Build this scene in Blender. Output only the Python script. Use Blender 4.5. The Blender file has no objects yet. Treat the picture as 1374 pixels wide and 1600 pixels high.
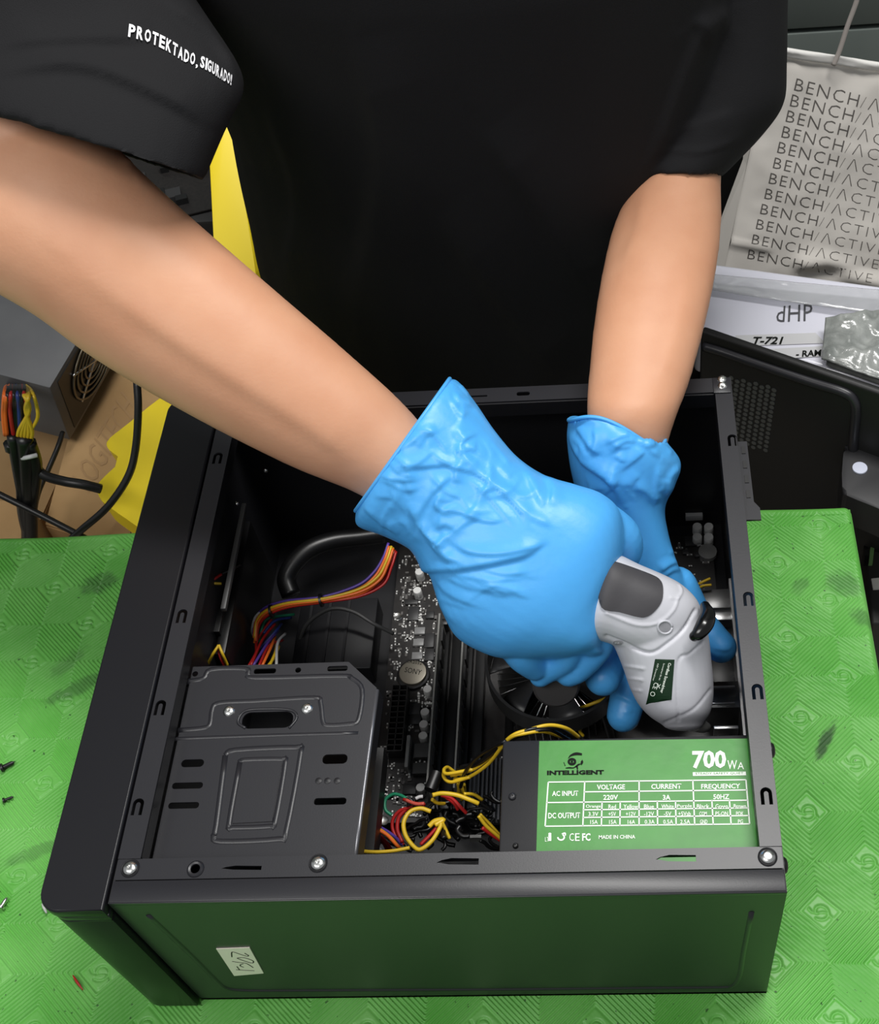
import bpy, bmesh, math, random
import numpy as np
from mathutils import Vector, Matrix, noise as mnoise
from mathutils.bvhtree import BVHTree
random.seed(7)
SC = bpy.context.scene
COL = SC.collection
# ------------------------------------------------------------------ camera
CAMX = np.array([[0.9969987595580357, 0.011043258820335524, -0.07662584338433548],
                 [-0.03858114924746086, -0.7872349494414315, -0.6154450660279216],
                 [-0.06711906109652294, 0.6165542805057758, -0.7844462064571103]])
EYE = np.array([.2789, -.2304, .7950])
FPX, CX, CY = 1958.3, 852.2, 767.0
cd = bpy.data.cameras.new('camera')
cam = bpy.data.objects.new('camera', cd)
COL.objects.link(cam)
cd.sensor_fit = 'VERTICAL'
cd.sensor_height = 24
cd.lens = FPX * 24 / 1600
cd.shift_x = -(CX - 687) / 1600
cd.shift_y = (CY - 800) / 1600
cd.clip_start = .01
m4 = Matrix.Identity(4)
for i in range(3):
    m4[i][0] = CAMX[0][i]
    m4[i][1] = -CAMX[1][i]
    m4[i][2] = -CAMX[2][i]
    m4[i][3] = EYE[i]
cam.matrix_world = m4
SC.camera = cam
# ------------------------------------------------------------------ light
w = bpy.data.worlds.new('world')
SC.world = w
w.use_nodes = True
w.node_tree.nodes['Background'].inputs[0].default_value = (.92, .96, 1, 1)
w.node_tree.nodes['Background'].inputs[1].default_value = .18
def area(name, loc, tgt, sx, sy, power, col=(1, 1, 1)):
    l = bpy.data.lights.new(name, 'AREA')
    l.shape = 'RECTANGLE'
    l.size = sx
    l.size_y = sy
    l.energy = power
    l.color = col
    o = bpy.data.objects.new(name, l)
    COL.objects.link(o)
    o.location = loc
    o.rotation_euler = (Vector(tgt) - Vector(loc)).to_track_quat('-Z', 'Y').to_euler()
    return o
area('ceiling_light_back', (.58, .58, 1.85), (.5, .45, 0), 1.1, .28, 20, (1, .985, .96))
area('ceiling_light_front', (-.45, -.6, 1.85), (-.1, .1, 0), 1.2, .5, 11.5, (1, .985, .96))
SC.view_settings.view_transform = 'Standard'
SC.view_settings.look = 'None'
SC.view_settings.exposure = 0.64
SC.view_settings.gamma = 1
SC.view_settings.use_curve_mapping = False

# ------------------------------------------------------------------ helpers
def ray(x, y):
    return CAMX.T @ np.array([(x - CX) / FPX, (y - CY) / FPX, 1.])
def at(x, y, X=None, Y=None, Z=None, d=None):
    """a point of the place seen at photo pixel (x, y), on a plane or at a depth"""
    r = ray(x, y)
    t = d
    if Z is not None: t = (Z - EYE[2]) / r[2]
    elif Y is not None: t = (Y - EYE[1]) / r[1]
    elif X is not None: t = (X - EYE[0]) / r[0]
    return Vector(EYE + t * r)
def pj(P):
    c = CAMX @ (np.array(P) - EYE)
    return CX + FPX * c[0] / c[2], CY + FPX * c[1] / c[2], c[2]
def lin(c):
    return tuple(((v / 255 / 12.92) if v / 255 <= .04045 else ((v / 255 + .055) / 1.055) ** 2.4) for v in c)
MATS = {}
def mat(name, rgb, rough=.5, metal=0., spec=.5, bump=None, vary=None, coat=0., sss=0., trans=0., alpha=1., aniso=None):
    if name in MATS: return MATS[name]
    m = bpy.data.materials.new(name)
    m.use_nodes = True
    nt = m.node_tree
    b = nt.nodes['Principled BSDF']
    c = lin(rgb) + (1,)
    b.inputs['Base Color'].default_value = c
    b.inputs['Roughness'].default_value = rough
    b.inputs['Metallic'].default_value = metal
    b.inputs['Specular IOR Level'].default_value = spec
    b.inputs['Coat Weight'].default_value = coat
    b.inputs['Coat Roughness'].default_value = .15
    if sss:
        b.inputs['Subsurface Weight'].default_value = sss
        b.inputs['Subsurface Radius'].default_value = (.006, .003, .0015)
        b.inputs['Subsurface Scale'].default_value = 1.
    b.inputs['Transmission Weight'].default_value = trans
    b.inputs['Alpha'].default_value = alpha
    tc = nt.nodes.new('ShaderNodeTexCoord')
    def tex(scale, detail=4, sc3=None):
        n = nt.nodes.new('ShaderNodeTexNoise')
        n.inputs['Scale'].default_value = scale
        n.inputs['Detail'].default_value = detail
        if sc3:
            mp = nt.nodes.new('ShaderNodeMapping')
            mp.inputs['Scale'].default_value = sc3
            nt.links.new(tc.outputs['Object'], mp.inputs[0])
            nt.links.new(mp.outputs[0], n.inputs['Vector'])
        else:
            nt.links.new(tc.outputs['Object'], n.inputs['Vector'])
        return n
    if vary:
        n = tex(vary[0])
        r = nt.nodes.new('ShaderNodeValToRGB')
        r.color_ramp.elements[0].position = .35
        r.color_ramp.elements[1].position = .65
        c2 = lin(vary[1]) + (1,)
        r.color_ramp.elements[0].color = c2
        r.color_ramp.elements[1].color = c
        nt.links.new(n.outputs[0], r.inputs[0])
        nt.links.new(r.outputs[0], b.inputs['Base Color'])
    if bump:
        n = tex(bump[0], 5, aniso)
        bp = nt.nodes.new('ShaderNodeBump')
        bp.inputs['Strength'].default_value = bump[1]
        bp.inputs['Distance'].default_value = bump[2] if len(bump) > 2 else .001
        nt.links.new(n.outputs[0], bp.inputs['Height'])
        nt.links.new(bp.outputs[0], b.inputs['Normal'])
    MATS[name] = m
    return m
def tag(o, label, cat, group=None, kind=None):
    o['label'] = label
    if cat: o['category'] = cat
    if group: o['group'] = group
    if kind: o['kind'] = kind
    return o
def link(name, me, m=None, parent=None):
    o = bpy.data.objects.new(name, me)
    COL.objects.link(o)
    if m and me is not None and not me.materials: me.materials.append(m)
    if parent:
        o.parent = parent
        o.matrix_parent_inverse = parent.matrix_basis.inverted()
    return o
def empty(name, loc=(0, 0, 0)):
    o = bpy.data.objects.new(name, None)
    COL.objects.link(o)
    o.location = loc
    o.empty_display_size = .02
    return o
def mesh(name, vs, fs, smooth=False):
    me = bpy.data.meshes.new(name)
    me.from_pydata([tuple(v) for v in vs], [], fs)
    me.validate()
    bm = bmesh.new()
    bm.from_mesh(me)
    bmesh.ops.recalc_face_normals(bm, faces=bm.faces)
    bm.to_mesh(me)
    bm.free()
    if smooth: me.shade_smooth()
    return me
def part(name, vs, fs, m, parent=None, smooth=False):
    return link(name, mesh(name, vs, fs, smooth), m, parent)
def bm_obj(name, bm, m, parent=None, smooth=False):
    bmesh.ops.recalc_face_normals(bm, faces=bm.faces)
    me = bpy.data.meshes.new(name)
    bm.to_mesh(me)
    bm.free()
    if smooth:
        me.shade_smooth()
        me.set_sharp_from_angle(angle=math.radians(40))
    return link(name, me, m, parent)
def box_bm(bm, lo, hi, bev=0., M=None):
    r = bmesh.ops.create_cube(bm, size=1)
    vs = r['verts']
    for v in vs:
        v.co = Vector([lo[i] + (v.co[i] + .5) * (hi[i] - lo[i]) for i in range(3)])
        if M is not None: v.co = M @ v.co
    if bev:
        es = list({e for v in vs for e in v.link_edges})
        bmesh.ops.bevel(bm, geom=es, offset=bev, segments=2, affect='EDGES', profile=.5)
def box(name, lo, hi, m, parent=None, bev=0., M=None):
    bm = bmesh.new()
    box_bm(bm, lo, hi, bev, M)
    return bm_obj(name, bm, m, parent, bool(bev))
def frame_from(axis):
    z = Vector(axis).normalized()
    x = z.orthogonal().normalized()
    return Matrix((x, z.cross(x), z)).transposed()
def lathe_bm(bm, prof, base, axis=(0, 0, 1), n=24):
    """prof: list of (radius, height) along the axis from base; closed at both ends"""
    F = frame_from(axis)
    base = Vector(base)
    rings = []
    for r, h in prof:
        rings.append([bm.verts.new(base + F @ Vector((r * math.cos(2 * math.pi * k / n), r * math.sin(2 * math.pi * k / n), h))) for k in range(n)])
    for a, b in zip(rings, rings[1:]):
        for k in range(n):
            bm.faces.new((a[k], a[(k + 1) % n], b[(k + 1) % n], b[k]))
    bm.faces.new(rings[0][::-1])
    bm.faces.new(rings[-1])
def lathe(name, prof, base, axis, m, parent=None, n=24):
    bm = bmesh.new()
    lathe_bm(bm, prof, base, axis, n)
    return bm_obj(name, bm, m, parent, True)
def catmull(pts, sub=8):
    P = [Vector(p) for p in pts]
    if len(P) < 3: return [P[0].lerp(P[-1], i / sub) for i in range(sub + 1)]
    out = []
    n = len(P)
    for i in range(n - 1):
        p0 = P[i - 1] if i else P[0] * 2 - P[1]
        p1, p2 = P[i], P[i + 1]
        p3 = P[i + 2] if i + 2 < n else P[-1] * 2 - P[-2]
        for k in range(sub):
            t = k / sub
            out.append(.5 * ((2 * p1) + (p2 - p0) * t + (2 * p0 - 5 * p1 + 4 * p2 - p3) * t * t + (3 * p1 - p0 - 3 * p2 + p3) * t ** 3))
    out.append(P[-1])
    return out
def tube_geo(path, rad, n=8, cap=True, round_end=False):
    """swept circle, rad a number or one per path point"""
    R = rad if hasattr(rad, '__len__') else [rad] * len(path)
    vs, fs = [], []
    up = None
    L = len(path)
    rows = []
    for i, p in enumerate(path):
        t = (path[min(i + 1, L - 1)] - path[max(i - 1, 0)])
        t = t.normalized() if t.length > 1e-9 else Vector((0, 0, 1))
        if up is None: up = t.orthogonal().normalized()
        up = (up - t * up.dot(t)).normalized()
        sd = t.cross(up)
        rows.append((p, t, up.copy(), sd, R[i]))
    if round_end:
        p, t, u, s, r = rows[-1]
        ext = [(p + t * r * math.sin(a), t, u, s, max(r * math.cos(a), r * .05)) for a in (.4, .8, 1.15, 1.4, 1.54)]
        p, t, u, s, r = rows[0]
        pre = [(p - t * r * math.sin(a), t, u, s, max(r * math.cos(a), r * .05)) for a in (1.54, 1.4, 1.15, .8, .4)]
        rows = pre + rows + ext
    for p, t, u, s, r in rows:
        for k in range(n):
            a = 2 * math.pi * k / n
            vs.append(p + (u * math.cos(a) + s * math.sin(a)) * r)
    for i in range(len(rows) - 1):
        for k in range(n):
            fs.append((i * n + k, i * n + (k + 1) % n, (i + 1) * n + (k + 1) % n, (i + 1) * n + k))
    if cap:
        fs.append(tuple(range(n))[::-1])
        fs.append(tuple((len(rows) - 1) * n + k for k in range(n)))
    return vs, fs
def tube(name, pts, rad, m, parent=None, n=8, sub=6, round_end=False):
    path = catmull(pts, sub)
    if hasattr(rad, '__len__'):
        q = [Vector((r, 0, 0)) for r in rad]
        rad = [max(v.x, 1e-5) for v in catmull(q, sub)]
    vs, fs = tube_geo(path, rad, n, True, round_end)
    return part(name, vs, fs, m, parent, True)
def wire(name, pxs, r, m, parent=None, n=6):
    """pxs: (px, py, height) list"""
    return tube(name, [at(a, b, Z=c) for a, b, c in pxs], r, m, parent, n, 7)
def loft_geo(rings, cap=True):
    n = len(rings[0])
    vs = [p for r in rings for p in r]
    fs = []
    for i in range(len(rings) - 1):
        for k in range(n):
            fs.append((i * n + k, i * n + (k + 1) % n, (i + 1) * n + (k + 1) % n, (i + 1) * n + k))
    if cap:
        fs.append(tuple(range(n))[::-1])
        fs.append(tuple((len(rings) - 1) * n + k for k in range(n)))
    return vs, fs
def ell(c, u, v, n=28, e=2.):
    """(super)ellipse ring round c with half axes u, v"""
    out = []
    for k in range(n):
        a = 2 * math.pi * k / n
        ca, sa = math.cos(a), math.sin(a)
        out.append(Vector(c) + Vector(u) * (math.copysign(abs(ca) ** (2 / e), ca)) + Vector(v) * (math.copysign(abs(sa) ** (2 / e), sa)))
    return out
def limb_rings(spec, sub=5, n=28, e=2.):
    """spec: (A px, B px, depth, half thickness): cross sections of a limb between its two outlines"""
    arr = []
    for (ax, ay), (bx, by), d, t in spec:
        A, B = at(ax, ay, d=d), at(bx, by, d=d)
        arr.append((A, B, t))
    As = catmull([a for a, b, t in arr], sub)
    Bs = catmull([b for a, b, t in arr], sub)
    Ts = [v.x for v in catmull([Vector((t, 0, 0)) for a, b, t in arr], sub)]
    rings = []
    for A, B, t in zip(As, Bs, Ts):
        c = (A + B) / 2
        v = (c - Vector(EYE)).normalized()
        rings.append(ell(c, (A - B) / 2, v * t, n, e))
    return rings
def dome(rings, k=3, inset=.25):
    """close the end of a loft with shrinking rings"""
    c = sum(rings[-1], Vector()) / len(rings[-1])
    c0 = sum(rings[-2], Vector()) / len(rings[-2])
    step = (c - c0)
    step = step.normalized() if step.length > 1e-9 else Vector((0, 0, 1))
    size = sum((p - c).length for p in rings[-1]) / len(rings[-1])
    out = list(rings)
    base = rings[-1]
    for j in range(1, k + 1):
        a = math.pi / 2 * j / k * .96
        out.append([c + (p - c) * math.cos(a) + step * size * inset * math.sin(a) for p in base])
    return out
def join_geo(gs):
    vs, fs = [], []
    for v, f in gs:
        o = len(vs)
        vs += list(v)
        fs += [tuple(i + o for i in q) for q in f]
    return vs, fs
def remesh(name, gs, voxel, smooth=4, factor=.5):
    """weld several closed shapes into one continuous skin"""
    vs, fs = join_geo(gs)
    me = bpy.data.meshes.new('tmp')
    me.from_pydata([tuple(v) for v in vs], [], fs)
    bm = bmesh.new()
    bm.from_mesh(me)
    bmesh.ops.recalc_face_normals(bm, faces=bm.faces)
    bm.to_mesh(me)
    bm.free()
    o = bpy.data.objects.new('tmp', me)
    COL.objects.link(o)
    r = o.modifiers.new('r', 'REMESH')
    r.mode = 'VOXEL'
    r.voxel_size = voxel
    if smooth:
        s = o.modifiers.new('s', 'SMOOTH')
        s.iterations = smooth
        s.factor = factor
    dg = bpy.context.evaluated_depsgraph_get()
    dg.update()
    out = bpy.data.meshes.new_from_object(o.evaluated_get(dg))
    out.name = name
    bpy.data.objects.remove(o)
    bpy.data.meshes.remove(me)
    out.materials.clear()
    out.shade_smooth()
    return out
def co_arr(me):
    a = np.empty(len(me.vertices) * 3)
    me.vertices.foreach_get('co', a)
    n = np.empty(len(me.vertices) * 3)
    me.vertices.foreach_get('normal', n)
    return a.reshape(-1, 3), n.reshape(-1, 3)
def set_co(me, a):
    me.vertices.foreach_set('co', a.ravel())
    me.update()
def proj_arr(a):
    c = (a - EYE) @ CAMX.T
    return np.c_[CX + FPX * c[:, 0] / c[:, 2], CY + FPX * c[:, 1] / c[:, 2]]
def seg_dist(p, poly):
    best = np.full(len(p), 1e9)
    for a, b in zip(poly, poly[1:]):
        a = np.array(a, float)
        b = np.array(b, float)
        ab = b - a
        t = np.clip(((p - a) @ ab) / (ab @ ab + 1e-9), 0, 1)
        d = np.linalg.norm(p - (a + t[:, None] * ab), axis=1)
        best = np.minimum(best, d)
    return best
def smooth_poly(poly, sub=6):
    return [(v.x, v.y) for v in catmull([Vector((x, y, 0)) for x, y in poly], sub)]
def folds(me, creases, width=5., amp=.0012):
    """press folds into a skin or garment: each crease steep on one side, running out gently on the other"""
    a, n = co_arr(me)
    view = (EYE - a)
    view /= np.linalg.norm(view, axis=1)[:, None]
    front = np.clip((n * view).sum(1) * 2.5, 0, 1)
    p = proj_arr(a)
    h = np.zeros(len(a))
    for poly, wd, am in creases:
        sp = np.array(smooth_poly(poly))
        best = np.full(len(p), 1e9)
        side = np.zeros(len(p))
        u = np.zeros(len(p))
        for i, (s0, s1) in enumerate(zip(sp, sp[1:])):
            ab = s1 - s0
            t = np.clip(((p - s0) @ ab) / (ab @ ab + 1e-9), 0, 1)
            q = p - (s0 + t[:, None] * ab)
            d = np.linalg.norm(q, axis=1)
            k = d < best
            best[k] = d[k]
            side[k] = np.sign(ab[0] * q[k, 1] - ab[1] * q[k, 0])
            u[k] = (i + t[k]) / (len(sp) - 1)
        taper = np.clip(np.minimum(u, 1 - u) * 4 + .15, 0, 1)
        w_ = np.where(side > 0, wd * .8, wd * 3.0)
        h += am * taper * np.exp(-(best / w_) ** 2)
    set_co(me, a + n * (h * front)[:, None])
def bvh_of(me):
    return BVHTree.FromPolygons([v.co.copy() for v in me.vertices], [tuple(p.vertices) for p in me.polygons])
def hit(bvh, x, y, off=.0005):
    r = Vector(ray(x, y)).normalized()
    p, n, i, d = bvh.ray_cast(Vector(EYE), r)
    if p is None: return None
    return p - r * off
def curve_mesh(polys, extrude=0., bevel=0.):
    """flat filled shape with holes in XY -> mesh, thickness 2*extrude"""
    c = bpy.data.curves.new('tmp', 'CURVE')
    c.dimensions = '2D'
    c.fill_mode = 'BOTH'
    c.extrude = extrude
    c.bevel_depth = bevel
    c.bevel_resolution = 1
    c.offset = -bevel
    for p in polys:
        s = c.splines.new('POLY')
        s.points.add(len(p) - 1)
        for i, q in enumerate(p): s.points[i].co = (q[0], q[1], 0, 1)
        s.use_cyclic_u = True
    o = bpy.data.objects.new('tmp', c)
    COL.objects.link(o)
    dg = bpy.context.evaluated_depsgraph_get()
    me = bpy.data.meshes.new_from_object(o.evaluated_get(dg))
    bpy.data.objects.remove(o)
    bpy.data.curves.remove(c)
    return me
def plate(name, polys, z, th, m, parent=None, M=None, bevel=0.):
    """sheet with holes; top at z"""
    me = curve_mesh(polys, max(th / 2 - bevel, 1e-5), bevel)
    T = Matrix.Translation((0, 0, z - th / 2))
    if M is not None: T = M @ T
    me.transform(T)
    me.name = name
    return link(name, me, m, parent)
def rrect(x0, y0, x1, y1, r, k=5):
    out = []
    for cx, cy, a0 in ((x1 - r, y1 - r, 0), (x0 + r, y1 - r, 90), (x0 + r, y0 + r, 180), (x1 - r, y0 + r, 270)):
        for i in range(k + 1):
            a = math.radians(a0 + 90 * i / k)
            out.append((cx + r * math.cos(a), cy + r * math.sin(a)))
    return out
def circ(cx, cy, r, n=16):
    return [(cx + r * math.cos(2 * math.pi * i / n), cy + r * math.sin(2 * math.pi * i / n)) for i in range(n)]
def text_mesh(body, spacing=1., bold=0., shear=0.):
    c = bpy.data.curves.new('tmp', 'FONT')
    c.body = body
    c.resolution_u = 2
    c.space_character = spacing
    c.offset = bold
    c.shear = shear
    o = bpy.data.objects.new('tmp', c)
    COL.objects.link(o)
    dg = bpy.context.evaluated_depsgraph_get()
    me = bpy.data.meshes.new_from_object(o.evaluated_get(dg))
    bpy.data.objects.remove(o)
    bpy.data.curves.remove(c)
    return me
def lettering(name, body, quad, surf, m, parent, spacing=1., bold=0., fit=True, shear=0., off=.0004):
    """flat print: quad = photo pixels of the text box TL, TR, BR, BL; surf(px, py) -> point on the thing's surface"""
    me = text_mesh(body, spacing, bold, shear)
    bm = bmesh.new()
    bm.from_mesh(me)
    bmesh.ops.triangulate(bm, faces=bm.faces)
    bmesh.ops.subdivide_edges(bm, edges=[e for e in bm.edges if e.calc_length() > .35], cuts=2)
    bm.to_mesh(me)
    bm.free()
    xs = [v.co.x for v in me.vertices]
    ys = [v.co.y for v in me.vertices]
    if not xs: return None
    x0, x1, y0, y1 = min(xs), max(xs), min(ys), max(ys)
    TL, TR, BR, BL = [np.array(q, float) for q in quad]
    for v in me.vertices:
        u = (v.co.x - x0) / (x1 - x0 + 1e-9)
        t = (y1 - v.co.y) / (y1 - y0 + 1e-9)
        q = (TL * (1 - u) + TR * u) * (1 - t) + (BL * (1 - u) + BR * u) * t
        p = surf(q[0], q[1])
        if p is None: p = surf(*((TL + BR) / 2))
        v.co = p
    me.update()
    me.name = name
    return link(name, me, m, parent)
def fill_poly(poly, step):
    """grid of points inside a pixel polygon, triangulated -> (points2d, faces)"""
    from mathutils.geometry import delaunay_2d_cdt
    P = [Vector(p) for p in poly]
    n = len(P)
    xs = [p[0] for p in poly]
    ys = [p[1] for p in poly]
    def inside(x, y):
        c = False
        j = n - 1
        for i in range(n):
            if (poly[i][1] > y) != (poly[j][1] > y) and x < (poly[j][0] - poly[i][0]) * (y - poly[i][1]) / (poly[j][1] - poly[i][1]) + poly[i][0]: c = not c
            j = i
        return c
    pts = list(P)
    y = min(ys) + step * .5
    while y < max(ys):
        x = min(xs) + step * .5
        while x < max(xs):
            if inside(x, y): pts.append(Vector((x, y)))
            x += step
        y += step
    r = delaunay_2d_cdt(pts, [], [list(range(n))], 1, 1e-5)
    return r[0], r[2]
def patch(name, poly, surf, thick, m, parent, step=6., smooth=True):
    """a thin pad lying on a curved surface, with its own thickness"""
    pts, fs = fill_poly(poly, step)
    base = [surf(p[0], p[1]) for p in pts]
    good = [b for b in base if b is not None]
    c = sum(good, Vector()) / len(good)
    base = [b if b is not None else c for b in base]
    e = Vector(EYE)
    top = [b + (e - b).normalized() * thick for b in base]
    low = [b - (e - b).normalized() * thick * .8 for b in base]
    n = len(base)
    vs = top + low
    F = [tuple(f) for f in fs] + [tuple(i + n for i in f[::-1]) for f in fs]
    cnt = {}
    for f in fs:
        for a, b in zip(f, list(f[1:]) + [f[0]]): cnt[(a, b)] = 1
    for (a, b) in list(cnt):
        if (b, a) not in cnt: F.append((b, a, a + n, b + n))
    o = part(name, vs, F, m, parent, smooth)
    if smooth: o.data.set_sharp_from_angle(angle=math.radians(50))
    return o

# ------------------------------------------------------------------ materials
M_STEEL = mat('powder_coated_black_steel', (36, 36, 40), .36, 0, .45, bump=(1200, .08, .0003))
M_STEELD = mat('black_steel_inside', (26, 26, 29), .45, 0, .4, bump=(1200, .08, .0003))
M_BEZEL = mat('black_bezel_plastic', (22, 22, 26), .34, 0, .4, bump=(1500, .1, .0002))
M_NICKEL = mat('nickel_screw', (225, 225, 222), .25, 1.)
M_BLACK = mat('black_plastic', (18, 18, 19), .4)
M_BOARD = mat('black_circuit_board', (26, 24, 24), .4, vary=(300, (34, 31, 30)))
M_CHIP = mat('chip_black', (44, 44, 45), .45)
M_ALU = mat('aluminium', (200, 200, 200), .3, 1.)
M_GREY = mat('grey_plastic', (120, 120, 118), .5)
M_WY = mat('wire_yellow', (214, 178, 40), .4)
M_WR = mat('wire_red', (170, 32, 30), .4)
M_WO = mat('wire_orange', (232, 110, 40), .4)
M_WP = mat('wire_purple', (86, 62, 150), .4)
M_WK = mat('wire_black', (16, 16, 17), .35)
M_WG = mat('wire_green', (30, 128, 92), .4)
M_WB = mat('wire_blue', (36, 52, 120), .4)
M_WW = mat('wire_white', (190, 190, 190), .4)
M_WHITEINK = mat('white_ink', (235, 243, 232), .5)
M_BLACKINK = mat('black_ink', (10, 14, 10), .7, 0, .2)
M_SKIN = mat('skin', (206, 154, 122), .5, 0, .35, bump=(420, .18, .0006), vary=(26, (200, 146, 114)), sss=.08)
M_SHIRT = mat('black_knit_cotton', (24, 24, 26), .85, 0, .25, bump=(1400, .5, .0006))
M_GLOVE = mat('blue_nitrile', (78, 168, 236), .40, 0, .45, bump=(110, .14, .002), sss=.05)
M_YELLOW = mat('yellow_plastic', (250, 222, 30), .45)
M_CARD = mat('cardboard', (186, 152, 108), .8, 0, .2, bump=(60, .15, .001), vary=(14, (170, 136, 94)))
# ------------------------------------------------------------------ structure
M_FLOOR = mat('cream_floor', (205, 196, 178), .5, vary=(6, (190, 180, 162)))
M_WALL = mat('grey_green_panel', (112, 120, 116), .5, vary=(5, (104, 112, 108)))
o = box('floor', (-2.5, -2., -.77), (2.5, 1.6, -.75), M_FLOOR); o['kind'] = 'structure'
wall = box('wall_back', (-2.5, 1.115, -.75), (2.5, 1.2, 2.0), mat('panel_gap', (40, 42, 40), .7)); wall['kind'] = 'structure'
zs = at(1300, 46, Y=1.1).z
for k in range(-3, 6):
    box('panel', (-2.5, 1.10, max(zs - .003 + k * .26 - .26 + .006, -.749)), (2.5, 1.1149, zs - .003 + k * .26), M_WALL, wall, .002)
# ------------------------------------------------------------------ work table and mat
def nodes_mat():
    m = bpy.data.materials.new('green_embossed_mat')
    m.use_nodes = True
    nt = m.node_tree
    b = nt.nodes['Principled BSDF']
    tc = nt.nodes.new('ShaderNodeTexCoord')
    sp = nt.nodes.new('ShaderNodeSeparateXYZ')
    nt.links.new(tc.outputs['Object'], sp.inputs[0])
    def mth(op, a, c=None, e=None):
        n = nt.nodes.new('ShaderNodeMath')
        n.operation = op
        for i, v in enumerate((a, c, e)):
            if v is None: continue
            if isinstance(v, (int, float)): n.inputs[i].default_value = v
            else: nt.links.new(v, n.inputs[i])
        return n.outputs[0]
    x, y = sp.outputs[0], sp.outputs[1]
    n2 = nt.nodes.new('ShaderNodeTexNoise')
    n2.inputs['Scale'].default_value = 420
    n2.inputs['Detail'].default_value = 3
    nt.links.new(tc.outputs['Object'], n2.inputs['Vector'])
    hgt = n2.outputs[0]
    bp = nt.nodes.new('ShaderNodeBump')
    bp.inputs['Strength'].default_value = .35
    bp.inputs['Distance'].default_value = .0006
    nt.links.new(hgt, bp.inputs['Height'])
    nt.links.new(bp.outputs[0], b.inputs['Normal'])
    # wear, scuffs and grease marks with shapes of their own
    n3 = nt.nodes.new('ShaderNodeTexNoise')
    n3.inputs['Scale'].default_value = 16
    n3.inputs['Detail'].default_value = 6
    nt.links.new(tc.outputs['Object'], n3.inputs['Vector'])
    n4 = nt.nodes.new('ShaderNodeTexNoise')
    n4.inputs['Scale'].default_value = 160
    n4.inputs['Detail'].default_value = 4
    nt.links.new(tc.outputs['Object'], n4.inputs['Vector'])
    stain = None
    for (sx, sy), ang, la, lb, k in ((at(1290, 1157, Z=0)[:2], 1.05, .017, .0045, 1.0), (at(155, 912, Z=0)[:2], .4, .016, .011, .6),
                                 (at(120, 1075, Z=0)[:2], .5, .028, .007, .55), (at(1320, 912, Z=0)[:2], -.5, .016, .012, .5), (at(1350, 965, Z=0)[:2], -.6, .012, .008, .5),
                                 (at(105, 1035, Z=0)[:2], .9, .018, .008, .35), (at(60, 1330, Z=0)[:2], .35, .03, .006, .4), (at(1250, 915, Z=0)[:2], .9, .01, .006, .4)):
        dx = mth('SUBTRACT', x, sx)
        dy = mth('SUBTRACT', y, sy)
        ca, sa = math.cos(ang), math.sin(ang)
        p = mth('DIVIDE', mth('ADD', mth('MULTIPLY', dx, ca), mth('MULTIPLY', dy, sa)), la)
        q = mth('DIVIDE', mth('SUBTRACT', mth('MULTIPLY', dy, ca), mth('MULTIPLY', dx, sa)), lb)
        e2 = mth('ADD', mth('MULTIPLY', p, p), mth('MULTIPLY', q, q))
        e2 = mth('ADD', e2, mth('MULTIPLY', mth('SUBTRACT', n4.outputs[0], .5), 2.2))
        f = nt.nodes.new('ShaderNodeClamp')
        nt.links.new(mth('MULTIPLY', mth('SUBTRACT', 1.1, e2), 1.2), f.inputs[0])
        s = mth('MULTIPLY', f.outputs[0], k)
        stain = s if stain is None else mth('MAXIMUM', stain, s)
    rp = nt.nodes.new('ShaderNodeValToRGB')
    rp.color_ramp.elements[0].position = .36
    rp.color_ramp.elements[1].position = .66
    rp.color_ramp.elements[0].color = lin((90, 166, 68)) + (1,)
    rp.color_ramp.elements[1].color = lin((114, 182, 92)) + (1,)
    nt.links.new(n3.outputs[0], rp.inputs[0])
    mx = nt.nodes.new('ShaderNodeMixRGB')
    mx.inputs[2].default_value = lin((44, 62, 46)) + (1,)
    nt.links.new(mth('MULTIPLY', stain, .8), mx.inputs[0])
    nt.links.new(rp.outputs[0], mx.inputs[1])
    sp2 = nt.nodes.new('ShaderNodeMixRGB')
    sp2.inputs[2].default_value = lin((40, 70, 36)) + (1,)
    n5 = nt.nodes.new('ShaderNodeTexNoise')
    n5.inputs['Scale'].default_value = 260
    nt.links.new(tc.outputs['Object'], n5.inputs['Vector'])
    nt.links.new(mth('MULTIPLY', mth('GREATER_THAN', n5.outputs[0], .72), .8), sp2.inputs[0])
    nt.links.new(mx.outputs[0], sp2.inputs[1])
    nt.links.new(sp2.outputs[0], b.inputs['Base Color'])
    b.inputs['Roughness'].default_value = .42
    b.inputs['Specular IOR Level'].default_value = .4
    return m
table = tag(empty('work_table', (.05, .15, -.75)), 'small work table covered by the green embossed mat', 'table')
M_WOOD = mat('table_wood', (120, 92, 62), .6, vary=(20, (100, 76, 50)))
box('table_top', (-.42, -.30, -.04), (.447, .364, -.0035), M_WOOD, table, .003)
for lx in (-.40, .40):
    for ly in (-.28, .32):
        box('leg', (lx - .02, ly - .02, -.75), (lx + .02, ly + .02, -.0401), M_WOOD, table, .003)
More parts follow.
